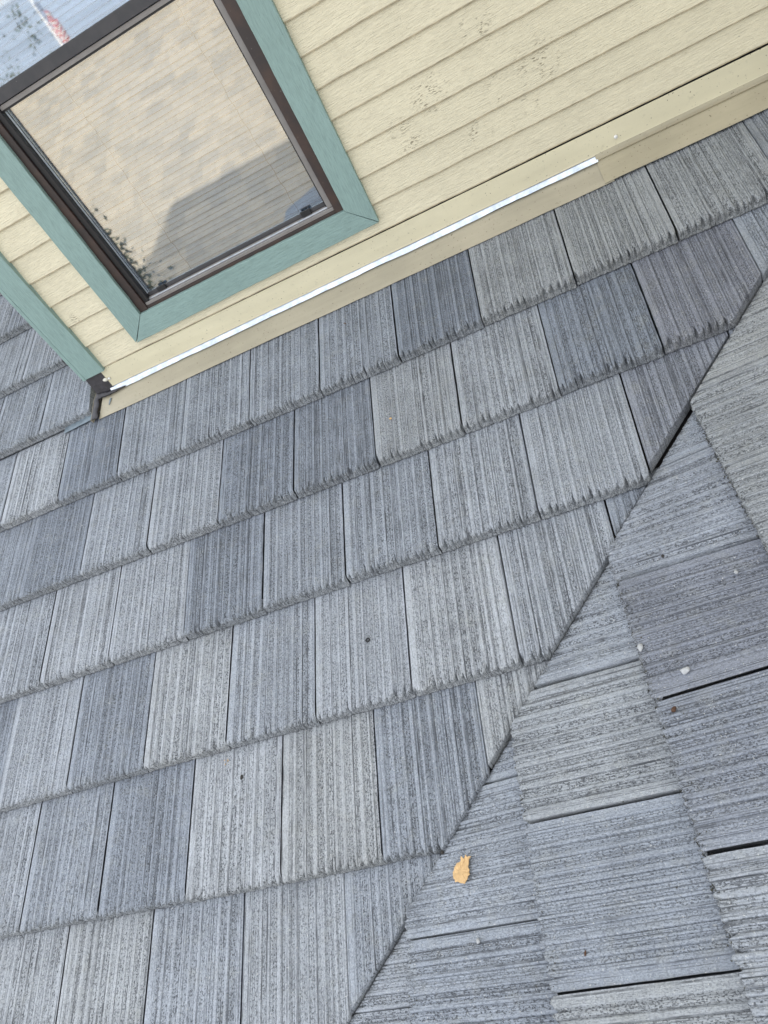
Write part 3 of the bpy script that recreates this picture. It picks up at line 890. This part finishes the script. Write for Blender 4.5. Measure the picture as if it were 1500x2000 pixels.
# blind
blind = empty('window_blind', (0.66, YW + 0.055, 0.43), 'closed pale mini blind hanging behind the window glass', 'blind')
PIT = 0.0181
ys_, th = YW + 0.072, math.radians(66)
def slat_mesh():
    vs, fs = [], []
    n = 4; ch = 0.0158
    for i in range(n + 1):
        t = i / n - 0.5
        dy = math.cos(th) * t * ch; dz = math.sin(th) * t * ch
        b = 0.0016 * (1 - 4 * t * t)
        dy += -math.sin(th) * b; dz += math.cos(th) * b
        for x in (0.235, 1.092): vs.append((x, dy, dz))
    for i in range(n): fs.append((2 * i, 2 * i + 1, 2 * i + 3, 2 * i + 2))
    k = len(vs)
    vs += [(x, y + 0.0003 * math.sin(th), z - 0.0003 * math.cos(th)) for (x, y, z) in vs]
    fs += [tuple(q + k for q in f[::-1]) for f in fs]
    for s in (0, 1): pass
    for i in range(n):
        fs.append((2 * i, 2 * i + 2, 2 * i + 2 + k, 2 * i + k)); fs.append((2 * i + 1, 2 * i + 1 + k, 2 * i + 3 + k, 2 * i + 3))
    fs.append((0, k, k + 1, 1)); fs.append((2 * n, 2 * n + 1, 2 * n + 1 + k, 2 * n + k))
    return mesh_from(vs, fs, M['blind'], True, 'slat')
sm = slat_mesh()
nsl = int((1.93 - 0.445) / PIT)
for i in range(nsl):
    z = 0.452 + PIT * i
    rz = random.gauss(0, 0.0006)
    mw = Matrix.Translation((0, ys_ + random.gauss(0, 0.0004), z)) @ Matrix.Rotation(random.gauss(0, 0.0007), 4, 'Y') @ Matrix.Rotation(random.gauss(0, 0.03), 4, 'X')
    obj('slat', sm, blind, mw)
box('bottom_rail', (0.235, 1.092, ys_ - 0.010, ys_ + 0.010, 0.424, 0.440), M['blind'], blind, 0.003)
def tube(name, pts, r, mat, parent, seg=6):
    bm = bmesh.new(); rings = []
    for i, p in enumerate(pts):
        p = Vector(p); d = (Vector(pts[min(i + 1, len(pts) - 1)]) - Vector(pts[max(i - 1, 0)])).normalized()
        a = d.orthogonal().normalized(); b = d.cross(a)
        rings.append([bm.verts.new(p + a * r * math.cos(2 * math.pi * k / seg) + b * r * math.sin(2 * math.pi * k / seg)) for k in range(seg)])
    for i in range(len(rings) - 1):
        for k in range(seg):
            bm.faces.new((rings[i][k], rings[i][(k + 1) % seg], rings[i + 1][(k + 1) % seg], rings[i + 1][k]))
    bm.faces.new(rings[0]); bm.faces.new(rings[-1][::-1])
    return bm_obj(name, bm, mat, parent, smooth=True)
for xc in (0.468, 0.935):
    pts = []
    for i in range(75):
        z = 0.44 + i * 0.02
        pts.append((xc + 0.0025 * math.sin(i * 1.7) + 0.006 * math.sin(i * 0.11 + xc * 9), ys_ - 0.0135, z))
    tube('ladder_cord', pts, 0.0013, M['cord'], blind)

# ------------------------------------------------------------------ flashing
fl = empty('wall_flashing', (1.2, YW, 0.16), 'cream and bare galvanised metal flashing along the foot of the cream wall', 'flashing')
def sheet(name, P, th, mat, parent, dirn=None, smooth=False):
    """P: grid [i][k] of points -> thin solid sheet (thickness downwards along -dirn)"""
    bm = bmesh.new()
    d = Vector(dirn or (0, 0, 1)) * th
    A = [[bm.verts.new(p) for p in r] for r in P]; B = [[bm.verts.new(Vector(p) - d) for p in r] for r in P]
    n, m = len(P), len(P[0])
    for i in range(n - 1):
        for k in range(m - 1):
            bm.faces.new((A[i][k], A[i][k + 1], A[i + 1][k + 1], A[i + 1][k]))
            bm.faces.new((B[i][k], B[i + 1][k], B[i + 1][k + 1], B[i][k + 1]))
    for k in range(m - 1):
        bm.faces.new((A[0][k], B[0][k], B[0][k + 1], A[0][k + 1])); bm.faces.new((A[-1][k], A[-1][k + 1], B[-1][k + 1], B[-1][k]))
    for i in range(n - 1):
        bm.faces.new((A[i][0], A[i + 1][0], B[i + 1][0], B[i][0])); bm.faces.new((A[i][-1], B[i][-1], B[i + 1][-1], A[i + 1][-1]))
    return bm_obj(name, bm, mat, parent, smooth=smooth)

# counterflashing strip on the wall: two lengths
def cf(x0, x1, ztop0, ztop1, name='counterflashing'):
    n = int((x1 - x0) / 0.03); P = []
    for i in range(n + 1):
        x = x0 + (x1 - x0) * i / n; t = i / n
        zt = ztop0 + (ztop1 - ztop0) * t; zb = 0.1815 + 0.0006 * float(vnoise(np.array([x]), 70, 6)[0])
        w = 0.0010 * float(vnoise(np.array([x]), 71, 4)[0])
        P.append([(x, YW - 0.001 + w * .3, zt + 0.001), (x, YW - 0.0045 + w, zt - 0.002), (x, YW - 0.0065 + w * 1.5, (zt + zb) / 2), (x, YW - 0.0075 + w, zb + 0.004), (x, YW - 0.0085 + w, zb)])
    return sheet(name, P, 0.0012, M['cream'], fl, (0, -1, 0))
cf(-0.116, 3.27, 0.2642, 0.2560)
# shadow gap drip lip above (dark recess is real: boards stand off behind it)
# base flashing: sloped flange over the tiles + bare galvanised hem, left length
def flange(x0, x1, mat, lift, slant, seed, name):
    n = int((x1 - x0) / 0.025); P = []
    for i in range(n + 1):
        t = i / n
        r = []
        for k in range(6):
            q = k / 5
            xl = x0 - slant * q
            x = xl + (x1 - xl) * t
            y = (YW - 0.006) + (0.3465 - (YW - 0.006)) * q
            z = 0.1560 + (0.1105 - 0.1560) * q + lift
            z += 0.0016 * q * float(vnoise(np.array([x]), seed, 3.0)[0]) + 0.0009 * q * float(vnoise(np.array([x]), seed + 1, 11)[0])
            y += 0.0012 * q * float(vnoise(np.array([x]), seed + 2, 5)[0])
            r.append((x, y, z))
        P.append(r)
    return sheet(name, P, 0.0014, mat, fl, (0, 0, 1))
flange(-0.192, 1.975, M['flange'], 0.0, 0.034, 80, 'flange')
n = 140; P = []
for i in range(n + 1):
    x = -0.135 + (1.950 + 0.135) * i / n
    w = 0.0010 * float(vnoise(np.array([x]), 90, 8)[0])
    w += 0.0003 * float(vnoise(np.array([x]), 91, 30)[0])
    P.append([(x, YW - 0.0002, 0.1835), (x, YW - 0.0058 + w, 0.1765), (x, YW - 0.0105 + w, 0.1690), (x, YW - 0.0145 + w * 1.5, 0.1620 + w * 1.5 - 0.0030 * (1 - i / n) + 0.003 * max(0, i / n - .6))])
sheet('galvanised_strip', P, 0.0012, M['galv'], fl, (0, -0.6, 0.8))
flange(1.945, 3.27, M['flange2'], 0.0035, 0.0, 85, 'flange')
n = 60; P = []
for i in range(n + 1):
    x = 1.945 + (3.27 - 1.945) * i / n; t = i / n
    w = 0.0014 * float(vnoise(np.array([x]), 95, 7)[0])
    zt = 0.1835 - 0.004 * t
    P.append([(x, YW - 0.0085 + w, zt + 0.0005), (x, YW - 0.0115 + w, 0.174), (x, YW - 0.0125, 0.165), (x, YW - 0.0075, 0.1590)])
sheet('lap_riser', P, 0.0012, M['flange2'], fl, (0, -1, 0))

def disc_head(name, loc, nrm, r, hgt, mat, parent, slot=False):
    bm = bmesh.new(); prof = [(1.0, 0.0), (1.0, 0.35), (0.8, 0.75), (0.45, 1.0)]
    q = Vector(nrm).normalized().to_track_quat('Z', 'Y')
    rings = []
    for (rr, hh) in prof:
        rings.append([bm.verts.new(Vector(loc) + q @ Vector((r * rr * math.cos(2 * math.pi * k / 14), r * rr * math.sin(2 * math.pi * k / 14), hgt * hh))) for k in range(14)])
    c = bm.verts.new(Vector(loc) + q @ Vector((0, 0, hgt * 0.72 if slot else hgt)))
    for i in range(3):
        for k in range(14): bm.faces.new((rings[i][k], rings[i][(k + 1) % 14], rings[i + 1][(k + 1) % 14], rings[i + 1][k]))
    for k in range(14): bm.faces.new((rings[-1][k], rings[-1][(k + 1) % 14], c))
    return bm_obj(name, bm, mat, parent, smooth=True)
disc_head('screw', (2.023, YW - 0.008, 0.2095), (0, -1, 0), 0.0068, 0.005, M['screw'], fl, True)
disc_head('screw', (-0.1035, YW - 0.008, 0.2180), (0, -1, 0), 0.0060, 0.004, M['screw'], fl, True)

def blob(name, c, r, mat, parent=None, seed=0, amp=0.25, sub=2, mw=None):
    bm = bmesh.new(); bmesh.ops.create_icosphere(bm, subdivisions=sub, radius=1)
    rr = np.random.default_rng(seed); dirs = rr.normal(size=(9, 3)); ph = rr.uniform(0, 6, 9)
    for v in bm.verts:
        k = 1 + amp * sum(math.sin(2.2 * float(np.dot(dirs[i], v.co)) + ph[i]) for i in range(9)) / 4
        v.co = Vector((v.co.x * r[0] * k, v.co.y * r[1] * k, v.co.z * r[2] * k))
    return bm_obj(name, bm, mat, parent, Matrix.Translation(c) @ (mw or Matrix()), smooth=True)

# messy corner: sealed end of the flashing, membrane patch, caulk, step metal
blob('caulk', (-0.121, YW - 0.010, 0.2200), (0.011, 0.006, 0.008), M['caulk'], fl, 4, 0.2)
sheet('membrane_patch', [[(-0.200, YW - 0.002, 0.262), (-0.206, YW - 0.006, 0.165)], [(-0.117, YW - 0.0015, 0.262), (-0.112, YW - 0.0065, 0.170)]], 0.003, M['tar'], fl, (0, -1, 0))
def strip(name, pts, w, hgt, mat, parent, seed, up):
    """raised ragged strip along pts (3-D), lying on the flashing"""
    bm = bmesh.new(); rings = []
    up = Vector(up)
    n = 24
    for i in range(n + 1):
        t = i / n * (len(pts) - 1); a = min(int(t), len(pts) - 2); p = Vector(pts[a]).lerp(Vector(pts[a + 1]), t - a)
        d = (Vector(pts[a + 1]) - Vector(pts[a])).normalized(); sd = d.cross(up).normalized()
        ww = w[0] + (w[1] - w[0]) * i / n
        w1 = ww * (1 + 0.22 * float(vnoise(np.array([i * .5]), seed, 1)[0])); w2 = ww * (1 + 0.22 * float(vnoise(np.array([i * .5]), seed + 5, 1)[0]))
        hh = hgt * (1 + 0.3 * float(vnoise(np.array([i * .7]), seed + 8, 1)[0]))
        rings.append([bm.verts.new(p + sd * k * (w1 if k > 0 else w2) + up * z) for k, z in ((-1, 0.0), (-0.8, hh * .8), (-0.2, hh), (0.45, hh * .75), (1, 0.0))])
    for i in range(n):
        for k in range(4): bm.faces.new((rings[i][k], rings[i][k + 1], rings[i + 1][k + 1], rings[i + 1][k]))
        bm.faces.new((rings[i][4], rings[i][0], rings[i + 1][0], rings[i + 1][4]))
    bm.faces.new(rings[0]); bm.faces.new(rings[-1][::-1])
    return bm_obj(name, bm, mat, parent, smooth=True)
strip('sealant', [PA(-0.205, 0.490, 0.034), PA(-0.222, 0.450, 0.032), PA(-0.240, 0.362, 0.018)], (0.016, 0.020), 0.006, M['tar'], fl, 5, (0, -0.3, 0.95))
strip('sealant', [(-0.205, YW - 0.014, 0.170), (-0.150, YW - 0.020, 0.164), (-0.062, YW - 0.018, 0.162)], (0.014, 0.002), 0.004, M['tar'], fl, 15, (0, -0.7, 0.7))
strip('sealant', [(-0.150, 0.405, 0.1465), (-0.162, 0.380, 0.1345)], (0.005, 0.003), 0.0016, M['stepmetal'], fl, 25, (0, -0.4, 0.9))
sheet('end_upstand', [[PA(-0.222, 0.490, 0.036), PA(-0.224, 0.490, -0.01)], [PA(-0.238, 0.450, 0.034), PA(-0.240, 0.450, -0.01)], [PA(-0.259, 0.362, 0.020), PA(-0.260, 0.362, -0.01)]], 0.0014, M['flange'], fl, (-1, 0, 0))
sm_pts = [[PA(-0.420, 0.373, 0.008), PA(-0.414, 0.410, 0.008)], [PA(-0.34, 0.376, 0.009), PA(-0.335, 0.412, 0.010)], [PA(-0.268, 0.378, 0.010), PA(-0.262, 0.415, 0.014)]]
sheet('step_flashing', sm_pts, 0.0016, M['stepmetal'], fl, nA)
0 and sheet('step_flashing', [[PA(-0.31, 0.362, 0.007), PA(-0.31, 0.372, 0.009)], [PA(-0.245, 0.352, 0.009), PA(-0.240, 0.372, 0.012)]], 0.0012, M['flange'], fl, nA)
box('upstand_shadow_box', (-0.27, -0.20, 0.46, 0.60, 0.02, 0.14), M['underlay'], fl) if False else None

# ------------------------------------------------------------------ small things lying on the roof
def on_b(y, s, course_s0, dh=0.0):
    e = 0.37
    t = (s - course_s0) / e
    return PB(y, s, T * (1 - t) + dh), nB
def on_a(x, s, course_s0, dh=0.0):
    t = (s - course_s0) / E
    return PA(x, s, T * (1 - t) + dh), nA
# ochre flake: outline with torn notches
out = [(0, -.98), (.18, -.86), (.33, -.78), (.40, -.60), (.55, -.52), (.52, -.34), (.62, -.22), (.60, .02), (.72, .20), (.80, .46), (1.0, .62), (.82, .74), (.74, .58), (.70, .92), (.52, .62), (.36, .98), (.28, .98), (.24, .72),
       (.02, .70), (-.12, .72), (-.22, .60), (-.40, .52), (-.50, .38), (-.66, .30), (-.72, .06), (-.70, -.18), (-.60, -.34), (-.64, -.50), (-.46, -.54), (-.30, -.74), (-.14, -.84)]
p, nb = on_b(-1.534, -0.413, SB[3], 0.0035)
# picture-up on the flake is roughly the +y/-x side of the slope
ex = (uB * 0.98 + Vector((0, 1, 0)) * 0.20).normalized(); ey = nb.cross(ex).normalized()
bm = bmesh.new()
ring_t = []; ring_b = []; ring_m = []
for i, (a, b) in enumerate(out):
    q = p + ex * (a * 0.036) + ey * (b * 0.030)
    curl = 0.004 * max(0, b - .2) + 0.0015 * math.sin(i)
    ring_t.append(bm.verts.new(q + nb * (0.0035 + curl))); ring_b.append(bm.verts.new(q + nb * (0.0012 + curl)))
    qm = p + ex * (a * 0.020) + ey * (b * 0.017)
    ring_m.append(bm.verts.new(qm + nb * (0.0060 + 0.0007 * math.sin(i * 2.3))))
k_ = len(out)
cv = bm.verts.new(p + nb * 0.0064)
for i in range(k_):
    j = (i + 1) % k_
    bm.faces.new((ring_t[i], ring_t[j], ring_m[j], ring_m[i])); bm.faces.new((ring_m[i], ring_m[j], cv)); bm.faces.new((ring_t[i], ring_b[i], ring_b[j], ring_t[j]))
bm.faces.new(ring_b)
o = bm_obj('mortar_flake', bm, M['chip'])
o['label'] = 'torn ochre flake lying on the grey tiles near the valley'; o['category'] = 'flake'

def pebble(where, r, mat, label, seed, name='pebble', cat='pebble', group=None):
    p_, nn = where
    rot = nn.to_track_quat('Z', 'Y').to_matrix().to_4x4() @ Matrix.Rotation(seed, 4, 'Z')
    o = blob(name, p_ + nn * r[2] * 0.7, r, M[mat], None, seed, 0.3, 2, rot)
    o['label'] = label; o['category'] = cat
    if group: o['group'] = group
    return o
G = 'grit and pebbles lying on the tiles'
pebble(on_b(-1.192, 0.159, SB[1]), (0.0100, 0.0072, 0.006), 'pebble', 'pale oval pebble by the end of a tile joint, left of the jagged pale pebble', 3, group=G)
pebble(on_b(-1.285, 0.236, SB[1]), (0.0100, 0.0070, 0.006), 'pebble', 'pale jagged pebble right of the oval pebble on the lower right slope', 8, group=G)
pebble(on_b(-1.361, 0.187, SB[1]), (0.0060, 0.0055, 0.005), 'pebble_brown', 'dark brown round pebble below the two pale pebbles', 12, group=G)
pebble(on_b(-1.684, -0.388, SB[3]), (0.0062, 0.0045, 0.004), 'pebble', 'small pale pebble below the ochre flake, beside a tile joint', 16, group=G)
pebble(on_b(-1.479, -0.464, SB[3]), (0.0050, 0.0050, 0.005), 'pebble_dark', 'dark grit lump at the valley edge, up and left of the ochre flake', 19, group=G)
pebble(on_b(-0.976, 0.277, SB[1]), (0.0040, 0.0036, 0.004), 'pebble_dark', 'tiny dark stone near the top of the right slope', 22, group=G)
pebble(on_b(-1.099, 0.412, SB[1]), (0.0055, 0.0045, 0.005), 'pebble', 'small grey stone on the dark right hand tile at the right edge', 25, group=G)
pebble(on_b(-1.756, -0.131, SB[2]), (0.0060, 0.0022, 0.0015), 'pebble_brown', 'thin reddish brown sliver on the lowest right tiles', 28, group=G)
pebble(on_a(0.412, -1.234, LINE[4](.4)), (0.0048, 0.0066, 0.003), 'pebble_dark', 'small dark speck of debris on a light tile in the lower left', 31, group=G)
pebble(on_a(1.056, -0.232, LINE[1](1.)), (0.0050, 0.0036, 0.003), 'chip', 'tiny tan crumb on a tile below the flashing', 34, group=G)
pebble(on_a(0.943, 0.274, LINE[0](.9)), (0.0060, 0.0022, 0.0015), 'pebble_brown', 'tiny reddish sliver on the top course of tiles under the flashing', 37, group=G)
# orange crumbs
p_, nn = on_a(0.356, -1.179, LINE[4](.35))
bm = bmesh.new()
for i in range(8):
    q = p_ + Vector((random.uniform(-.008, .008), 0, 0)) + uA * random.uniform(-.007, .007) + nA * .001
    rs = bmesh.ops.create_icosphere(bm, subdivisions=1, radius=random.uniform(.001, .0022), matrix=Matrix.Translation(q))
o = bm_obj('crumbs', bm, M['chip']); o['label'] = 'scatter of orange crumbs on a light tile in the lower left'; o['category'] = 'crumbs'; o['kind'] = 'stuff'
# loose grit caught against the butts of the right slope and in the valley
rg = np.random.default_rng(77)
gv, gf = [], []
def grain(p, sz):
    k = len(gv); q = rg.normal(size=(4, 3)) * sz * 0.5
    for d in q: gv.append(tuple(np.array(p) + d))
    gf.extend([(k, k + 1, k + 2), (k, k + 1, k + 3), (k, k + 2, k + 3), (k + 1, k + 2, k + 3)])
for c_, lo_, hi_, n_ in ((0, .5, 1.3, 700), (1, .95, 2.0, 1300), (2, 1.3, 2.0, 1000), (3, 1.6, 2.1, 400)):
    for i in range(n_):
        a = rg.uniform(lo_, hi_)
        if vnoise(np.array([a]), 31 + c_, 9)[0] < -0.25 and rg.random() < .8: continue
        ds = -abs(rg.normal(0, 0.005)) + 0.001
        if rg.random() < .3: ds = rg.uniform(0.004, 0.03); grain(PB(-a, SB[c_] + ds, T * (1 - ds / .37) - 0.001), rg.uniform(.0014, .0036))
        else: grain(PB(-a, SB[c_] + ds, 0.0015), rg.uniform(.0016, .0048))
for i in range(500):
    y = rg.uniform(-1.8, -0.2); sd_ = abs(rg.normal(0, .012)) + 0.001
    x = y + VX + sd_; ss = (x - OB.x) / CP
    c0 = max([q for q in SB.values() if q <= ss] + [-1.7]); nxt = min([q for q in SB.values() if q > ss] + [2])
    grain(PB(y - sd_, ss, T * (1 - (ss - c0) / (nxt - c0)) - 0.001), rg.uniform(.001, .0024))
for i in range(1300):
    a, ss = rg.uniform(.5, 2.0), rg.uniform(-.6, .8)
    if -a > OB.x + ss * CP - VX - 0.02: continue
    c0 = max([q for q in SB.values() if q <= ss] + [-1.7]); nxt = min([q for q in SB.values() if q > ss] + [2])
    grain(PB(-a, ss, T * (1 - (ss - c0) / (nxt - c0)) - 0.0008), rg.uniform(.0012, .0032))
o = obj('roof_grit', mesh_from(gv, gf, mat_plain('olive_grit', (0.085, 0.082, 0.065), 0.95, 0, 0.5, 200)), roof_b)
o['kind'] = 'stuff'
# small black grommet ring
p_, nn = on_a(0.866, -0.950, LINE[3](.86), 0.001)
bm = bmesh.new(); q_ = nn.to_track_quat('Z', 'Y')
R0, r0 = 0.0052, 0.0020; vv = []
for i in range(16):
    a = 2 * math.pi * i / 16
    vv.append([bm.verts.new(p_ + q_ @ Vector(((R0 + r0 * math.cos(b)) * math.cos(a), (R0 + r0 * math.cos(b)) * math.sin(a), r0 + r0 * math.sin(b)))) for b in [2 * math.pi * k / 8 for k in range(8)]])
for i in range(16):
    for k in range(8): bm.faces.new((vv[i][k], vv[i][(k + 1) % 8], vv[(i + 1) % 16][(k + 1) % 8], vv[(i + 1) % 16][k]))
o = bm_obj('rubber_washer', bm, M['black'], smooth=True); o['label'] = 'small black ring washer lying in the middle of the roof tiles'; o['category'] = 'washer'

# ------------------------------------------------------------------ what the window reflects, and the surroundings
def mat_far_roof():
    t = NT('tan_shingle')
    v = t.coords(False)
    oi = t.n('ObjectInfo')
    a = t.noise(v, 1.2, 4, 0.6); b = t.noise(v, 9, 3, 0.6)
    at = t.n('Attribute'); at.attribute_name = 'tone'
    c = t.mix(at.outputs['Fac'], (0.40, 0.355, 0.285), (0.55, 0.47, 0.355))
    c = t.mix(t.ramp(b, 0.4, 0.7, 0, .25), c, (0.2, 0.19, 0.17))
    t.principled(c, 0.85, 0, 0.3)
    return t.m
M['far_roof'] = mat_far_roof()
nb_house = empty('neighbour_house', (-4, -16, -7), 'neighbouring house with a tan shingle roof, seen only as a reflection in the window', 'house')
PN = math.radians(22); cN, sN = math.cos(PN), math.sin(PN)
def PNb(x, d): return Vector((x, -9.2 - d * cN, -4.35 + d * sN))
bm = bmesh.new(); lay = bm.verts.layers.float.new('tone')
for r_ in range(36):
    d0 = r_ * 0.34
    x = -16 + (r_ % 2) * 0.21 + random.uniform(-.08, .08)
    while x < 9:
        w = random.choice((0.33, 0.42, 0.5)); tn_ = random.betavariate(1.6, 1.1)
        h = 0.016 + random.uniform(-.006, .006)
        nvec = Vector((0, sN, cN))
        vs = [bm.verts.new(q) for q in (PNb(x, d0) + nvec * h, PNb(x + w - .004, d0) + nvec * h, PNb(x + w - .004, d0 + .36), PNb(x, d0 + .36), PNb(x, d0), PNb(x + w - .004, d0))]
        for v_ in vs: v_[lay] = tn_
        bm.faces.new((vs[0], vs[1], vs[2], vs[3])); bm.faces.new((vs[0], vs[4], vs[5], vs[1]))
        x += w
o = bm_obj('roof_shingles', bm, M['far_roof'], nb_house); o['kind'] = 'stuff'
slab('roof', [PNb(-16.3, -.1) - Vector((0, 0, .03)), PNb(9.6, -.1) - Vector((0, 0, .03)), PNb(9.6, 12.3) - Vector((0, 0, .03)), PNb(-16.3, 12.3) - Vector((0, 0, .03))], 0.15, M['flange'], nb_house, (0, sN, cN))
box('wall', (-16, 9.3, -20.3, -9.7, -7.0, -4.46), M['siding'], nb_house)

leaf_a = mat_leaf('leaf_green', (0.030, 0.050, 0.020), (0.075, 0.105, 0.040))
leaf_b = mat_leaf('leaf_olive', (0.045, 0.058, 0.028), (0.11, 0.125, 0.055))
bark = mat_plain('bark', (0.09, 0.07, 0.05), 0.9)
def tree(x, y, zb, hgt, rad, label, mat, seed, nleaf=1500):
    r = np.random.default_rng(seed)
    t = empty('tree', (x, y, zb), label, 'tree', 'trees beyond the roofs')
    bm = bmesh.new(); rings = []
    for i in range(7):
        f = i / 6; rr = 0.16 * (1 - f) ** 0.8 * hgt / 7 + 0.02
        rings.append([bm.verts.new((x + 0.1 * math.sin(f * 3 + seed) + rr * math.cos(k), y + rr * math.sin(k), zb + f * hgt * 0.85)) for k in [2 * math.pi * j / 8 for j in range(8)]])
    for i in range(6):
        for k in range(8): bm.faces.new((rings[i][k], rings[i][(k + 1) % 8], rings[i + 1][(k + 1) % 8], rings[i + 1][k]))
    for i in range(9):
        a = r.uniform(0, 6.28); z0 = zb + hgt * r.uniform(.3, .75); L = rad * r.uniform(.5, .9)
        p0 = Vector((x, y, z0)); p1 = p0 + Vector((math.cos(a) * L, math.sin(a) * L, L * .6))
        vs = [bm.verts.new(p0 + Vector(q)) for q in ((.05, 0, 0), (-.03, .04, 0), (-.03, -.04, 0))] + [bm.verts.new(p1)]
        for tri in ((0, 1, 3), (1, 2, 3), (2, 0, 3)): bm.faces.new([vs[q] for q in tri])
    bm_obj('trunk', bm, bark, t)
    verts, faces = [], []
    cl = [(r.normal(0, .45, 3)) for _ in range(26)]
    for i in range(nleaf):
        c = cl[i % 26] + r.normal(0, .2, 3)
        p = np.array([x + c[0] * rad, y + c[1] * rad, zb + hgt * .62 + c[2] * hgt * .36])
        s = (0.038 if nleaf > 5000 else 0.09) + 0.03 * r.random(); d1 = r.normal(size=3); d1 /= np.linalg.norm(d1); d2 = np.cross(d1, r.normal(size=3)); d2 /= np.linalg.norm(d2)
        k = len(verts)
        verts += [p - d1 * s, p + d2 * s * .5, p + d1 * s, p - d2 * s * .5]; faces.append((k, k + 1, k + 2, k + 3))
    obj('crown', mesh_from(verts, faces, mat), t)
tree(-4.75, -7.6, -7, 6.9, 0.85, 'dark bushy tree close below the eave, reflected at the left edge of the lower pane', leaf_a, 1, 9000)
tree(-11.7, -22.5, -7, 8.1, 1.5, 'tall leafy tree reflected at the far left of the upper pane', leaf_b, 2, 6500)
tree(-18.5, -27, -7, 10.8, 2.6, 'tallest tree at the outer end of the row beyond the neighbouring roof', leaf_a, 3, 2200)
tree(-12.6, -30, -7, 8.0, 1.6, 'low rounded tree beyond the neighbouring roof, left of the flagpole', leaf_b, 4, 1800)
tree(-3.0, -33, -7, 7.5, 2.4, 'broad low tree beyond the neighbouring roof, right of the flagpole', leaf_a, 5, 1800)
tree(4.5, -32, -7, 8.0, 2.4, 'leafy tree beyond the right end of the neighbouring roof', leaf_b, 6, 1800)

# flag on its pole, reflected in the upper pane
flag = empty('flagpole', (-8.80, -22.0, -7), 'white flagpole with a limp red and white striped flag, reflected in the upper pane', 'flagpole')
tube('pole', [(-8.80, -22.0, -7), (-8.80, -22.0, 2.4)], 0.045, mat_plain('white_pole', (0.8, 0.8, 0.8), 0.4), flag, 10)
def mat_flag():
    t = NT('striped_flag')
    tc = t.n('Attribute'); tc.attribute_name = 'fu'
    tv = t.n('Attribute'); tv.attribute_name = 'fv'
    st = t.math('GREATER_THAN', t.math('SINE', t.math('MULTIPLY', tv.outputs['Fac'], 6.5 * 2 * math.pi)), 0.0)
    c = t.mix(st, (0.80, 0.80, 0.78), (0.60, 0.16, 0.17))
    can = t.math('MULTIPLY', t.math('LESS_THAN', tc.outputs['Fac'], 0.4), t.math('GREATER_THAN', tv.outputs['Fac'], 0.46))
    c = t.mix(can, c, (0.30, 0.34, 0.45))
    t.principled(c, 0.8, 0, 0.2)
    return t.m
n1_, n2_ = 26, 16
verts, faces, fu, fv = [], [], [], []
for i in range(n1_ + 1):
    for k in range(n2_ + 1):
        a, b = i / n1_, k / n2_
        verts.append((-8.75 + a * 0.22 + 0.04 * math.sin(a * 17), -22.0 + 0.16 * math.sin(a * 20 + b), 1.62 - 0.85 * (1 - b) - a * 0.75)); fu.append(a); fv.append(b)
for i in range(n1_):
    for k in range(n2_):
        q = i * (n2_ + 1) + k; faces.append((q, q + 1, q + n2_ + 2, q + n2_ + 1))
me = mesh_from(verts, faces, mat_flag(), True)
for nm, arr in (('fu', fu), ('fv', fv)):
    at = me.attributes.new(nm, 'FLOAT', 'POINT'); at.data.foreach_set('value', arr)
obj('flag_cloth', me, flag)

# house body under the roofs
house = empty('house_body', (0, 0, -7), 'cream house walls below the tiled roofs, outside the frame', 'house')
box('wall', (-6.6, 6.6, -3.1, 6.2, -7.0, -1.3), M['siding'], house)

# ground and hills
t = NT('lawn_ground'); v = t.coords(False)
a = t.noise(v, .15, 4, .6); b = t.noise(v, 3, 3, .6)
c = t.mix(t.ramp(a, .4, .6), (0.06, 0.085, 0.035), (0.16, 0.15, 0.11)); c = t.mix(t.ramp(b, .4, .7, 0, .4), c, (0.09, 0.08, 0.05))
t.principled(c, 0.95, 0, 0.2)
gm = mesh_from([(-1500, -1500, -7), (1500, -1500, -7), (1500, 1500, -7), (-1500, 1500, -7)], [(0, 1, 2, 3)], t.m)
o = obj('ground', gm); o['kind'] = 'structure'
hv, hf = [], []
nh = 90
for i in range(nh + 1):
    a_ = math.radians(-200 + 220 * i / nh)
    hh = 14 + 12 * float(vnoise(np.array([i * .13]), 61, 1)[0]) + 4 * float(vnoise(np.array([i * .6]), 62, 1)[0])
    for (rr, z) in ((240, -7), (600, -7 + hh * 1.0), (760, -7 + hh * 2.1), (1000, -7)):
        hv.append((rr * math.cos(a_), rr * math.sin(a_), z))
for i in range(nh):
    for k in range(3):
        q = i * 4 + k; hf.append((q, q + 1, q + 5, q + 4))
o = obj('hills', mesh_from(hv, hf, mat_plain('haze_tinted_hill', (0.40, 0.46, 0.55), 0.95, 0, .3, .02), True)); o['kind'] = 'structure'  # distance haze is painted into the pale blue-grey hill colour
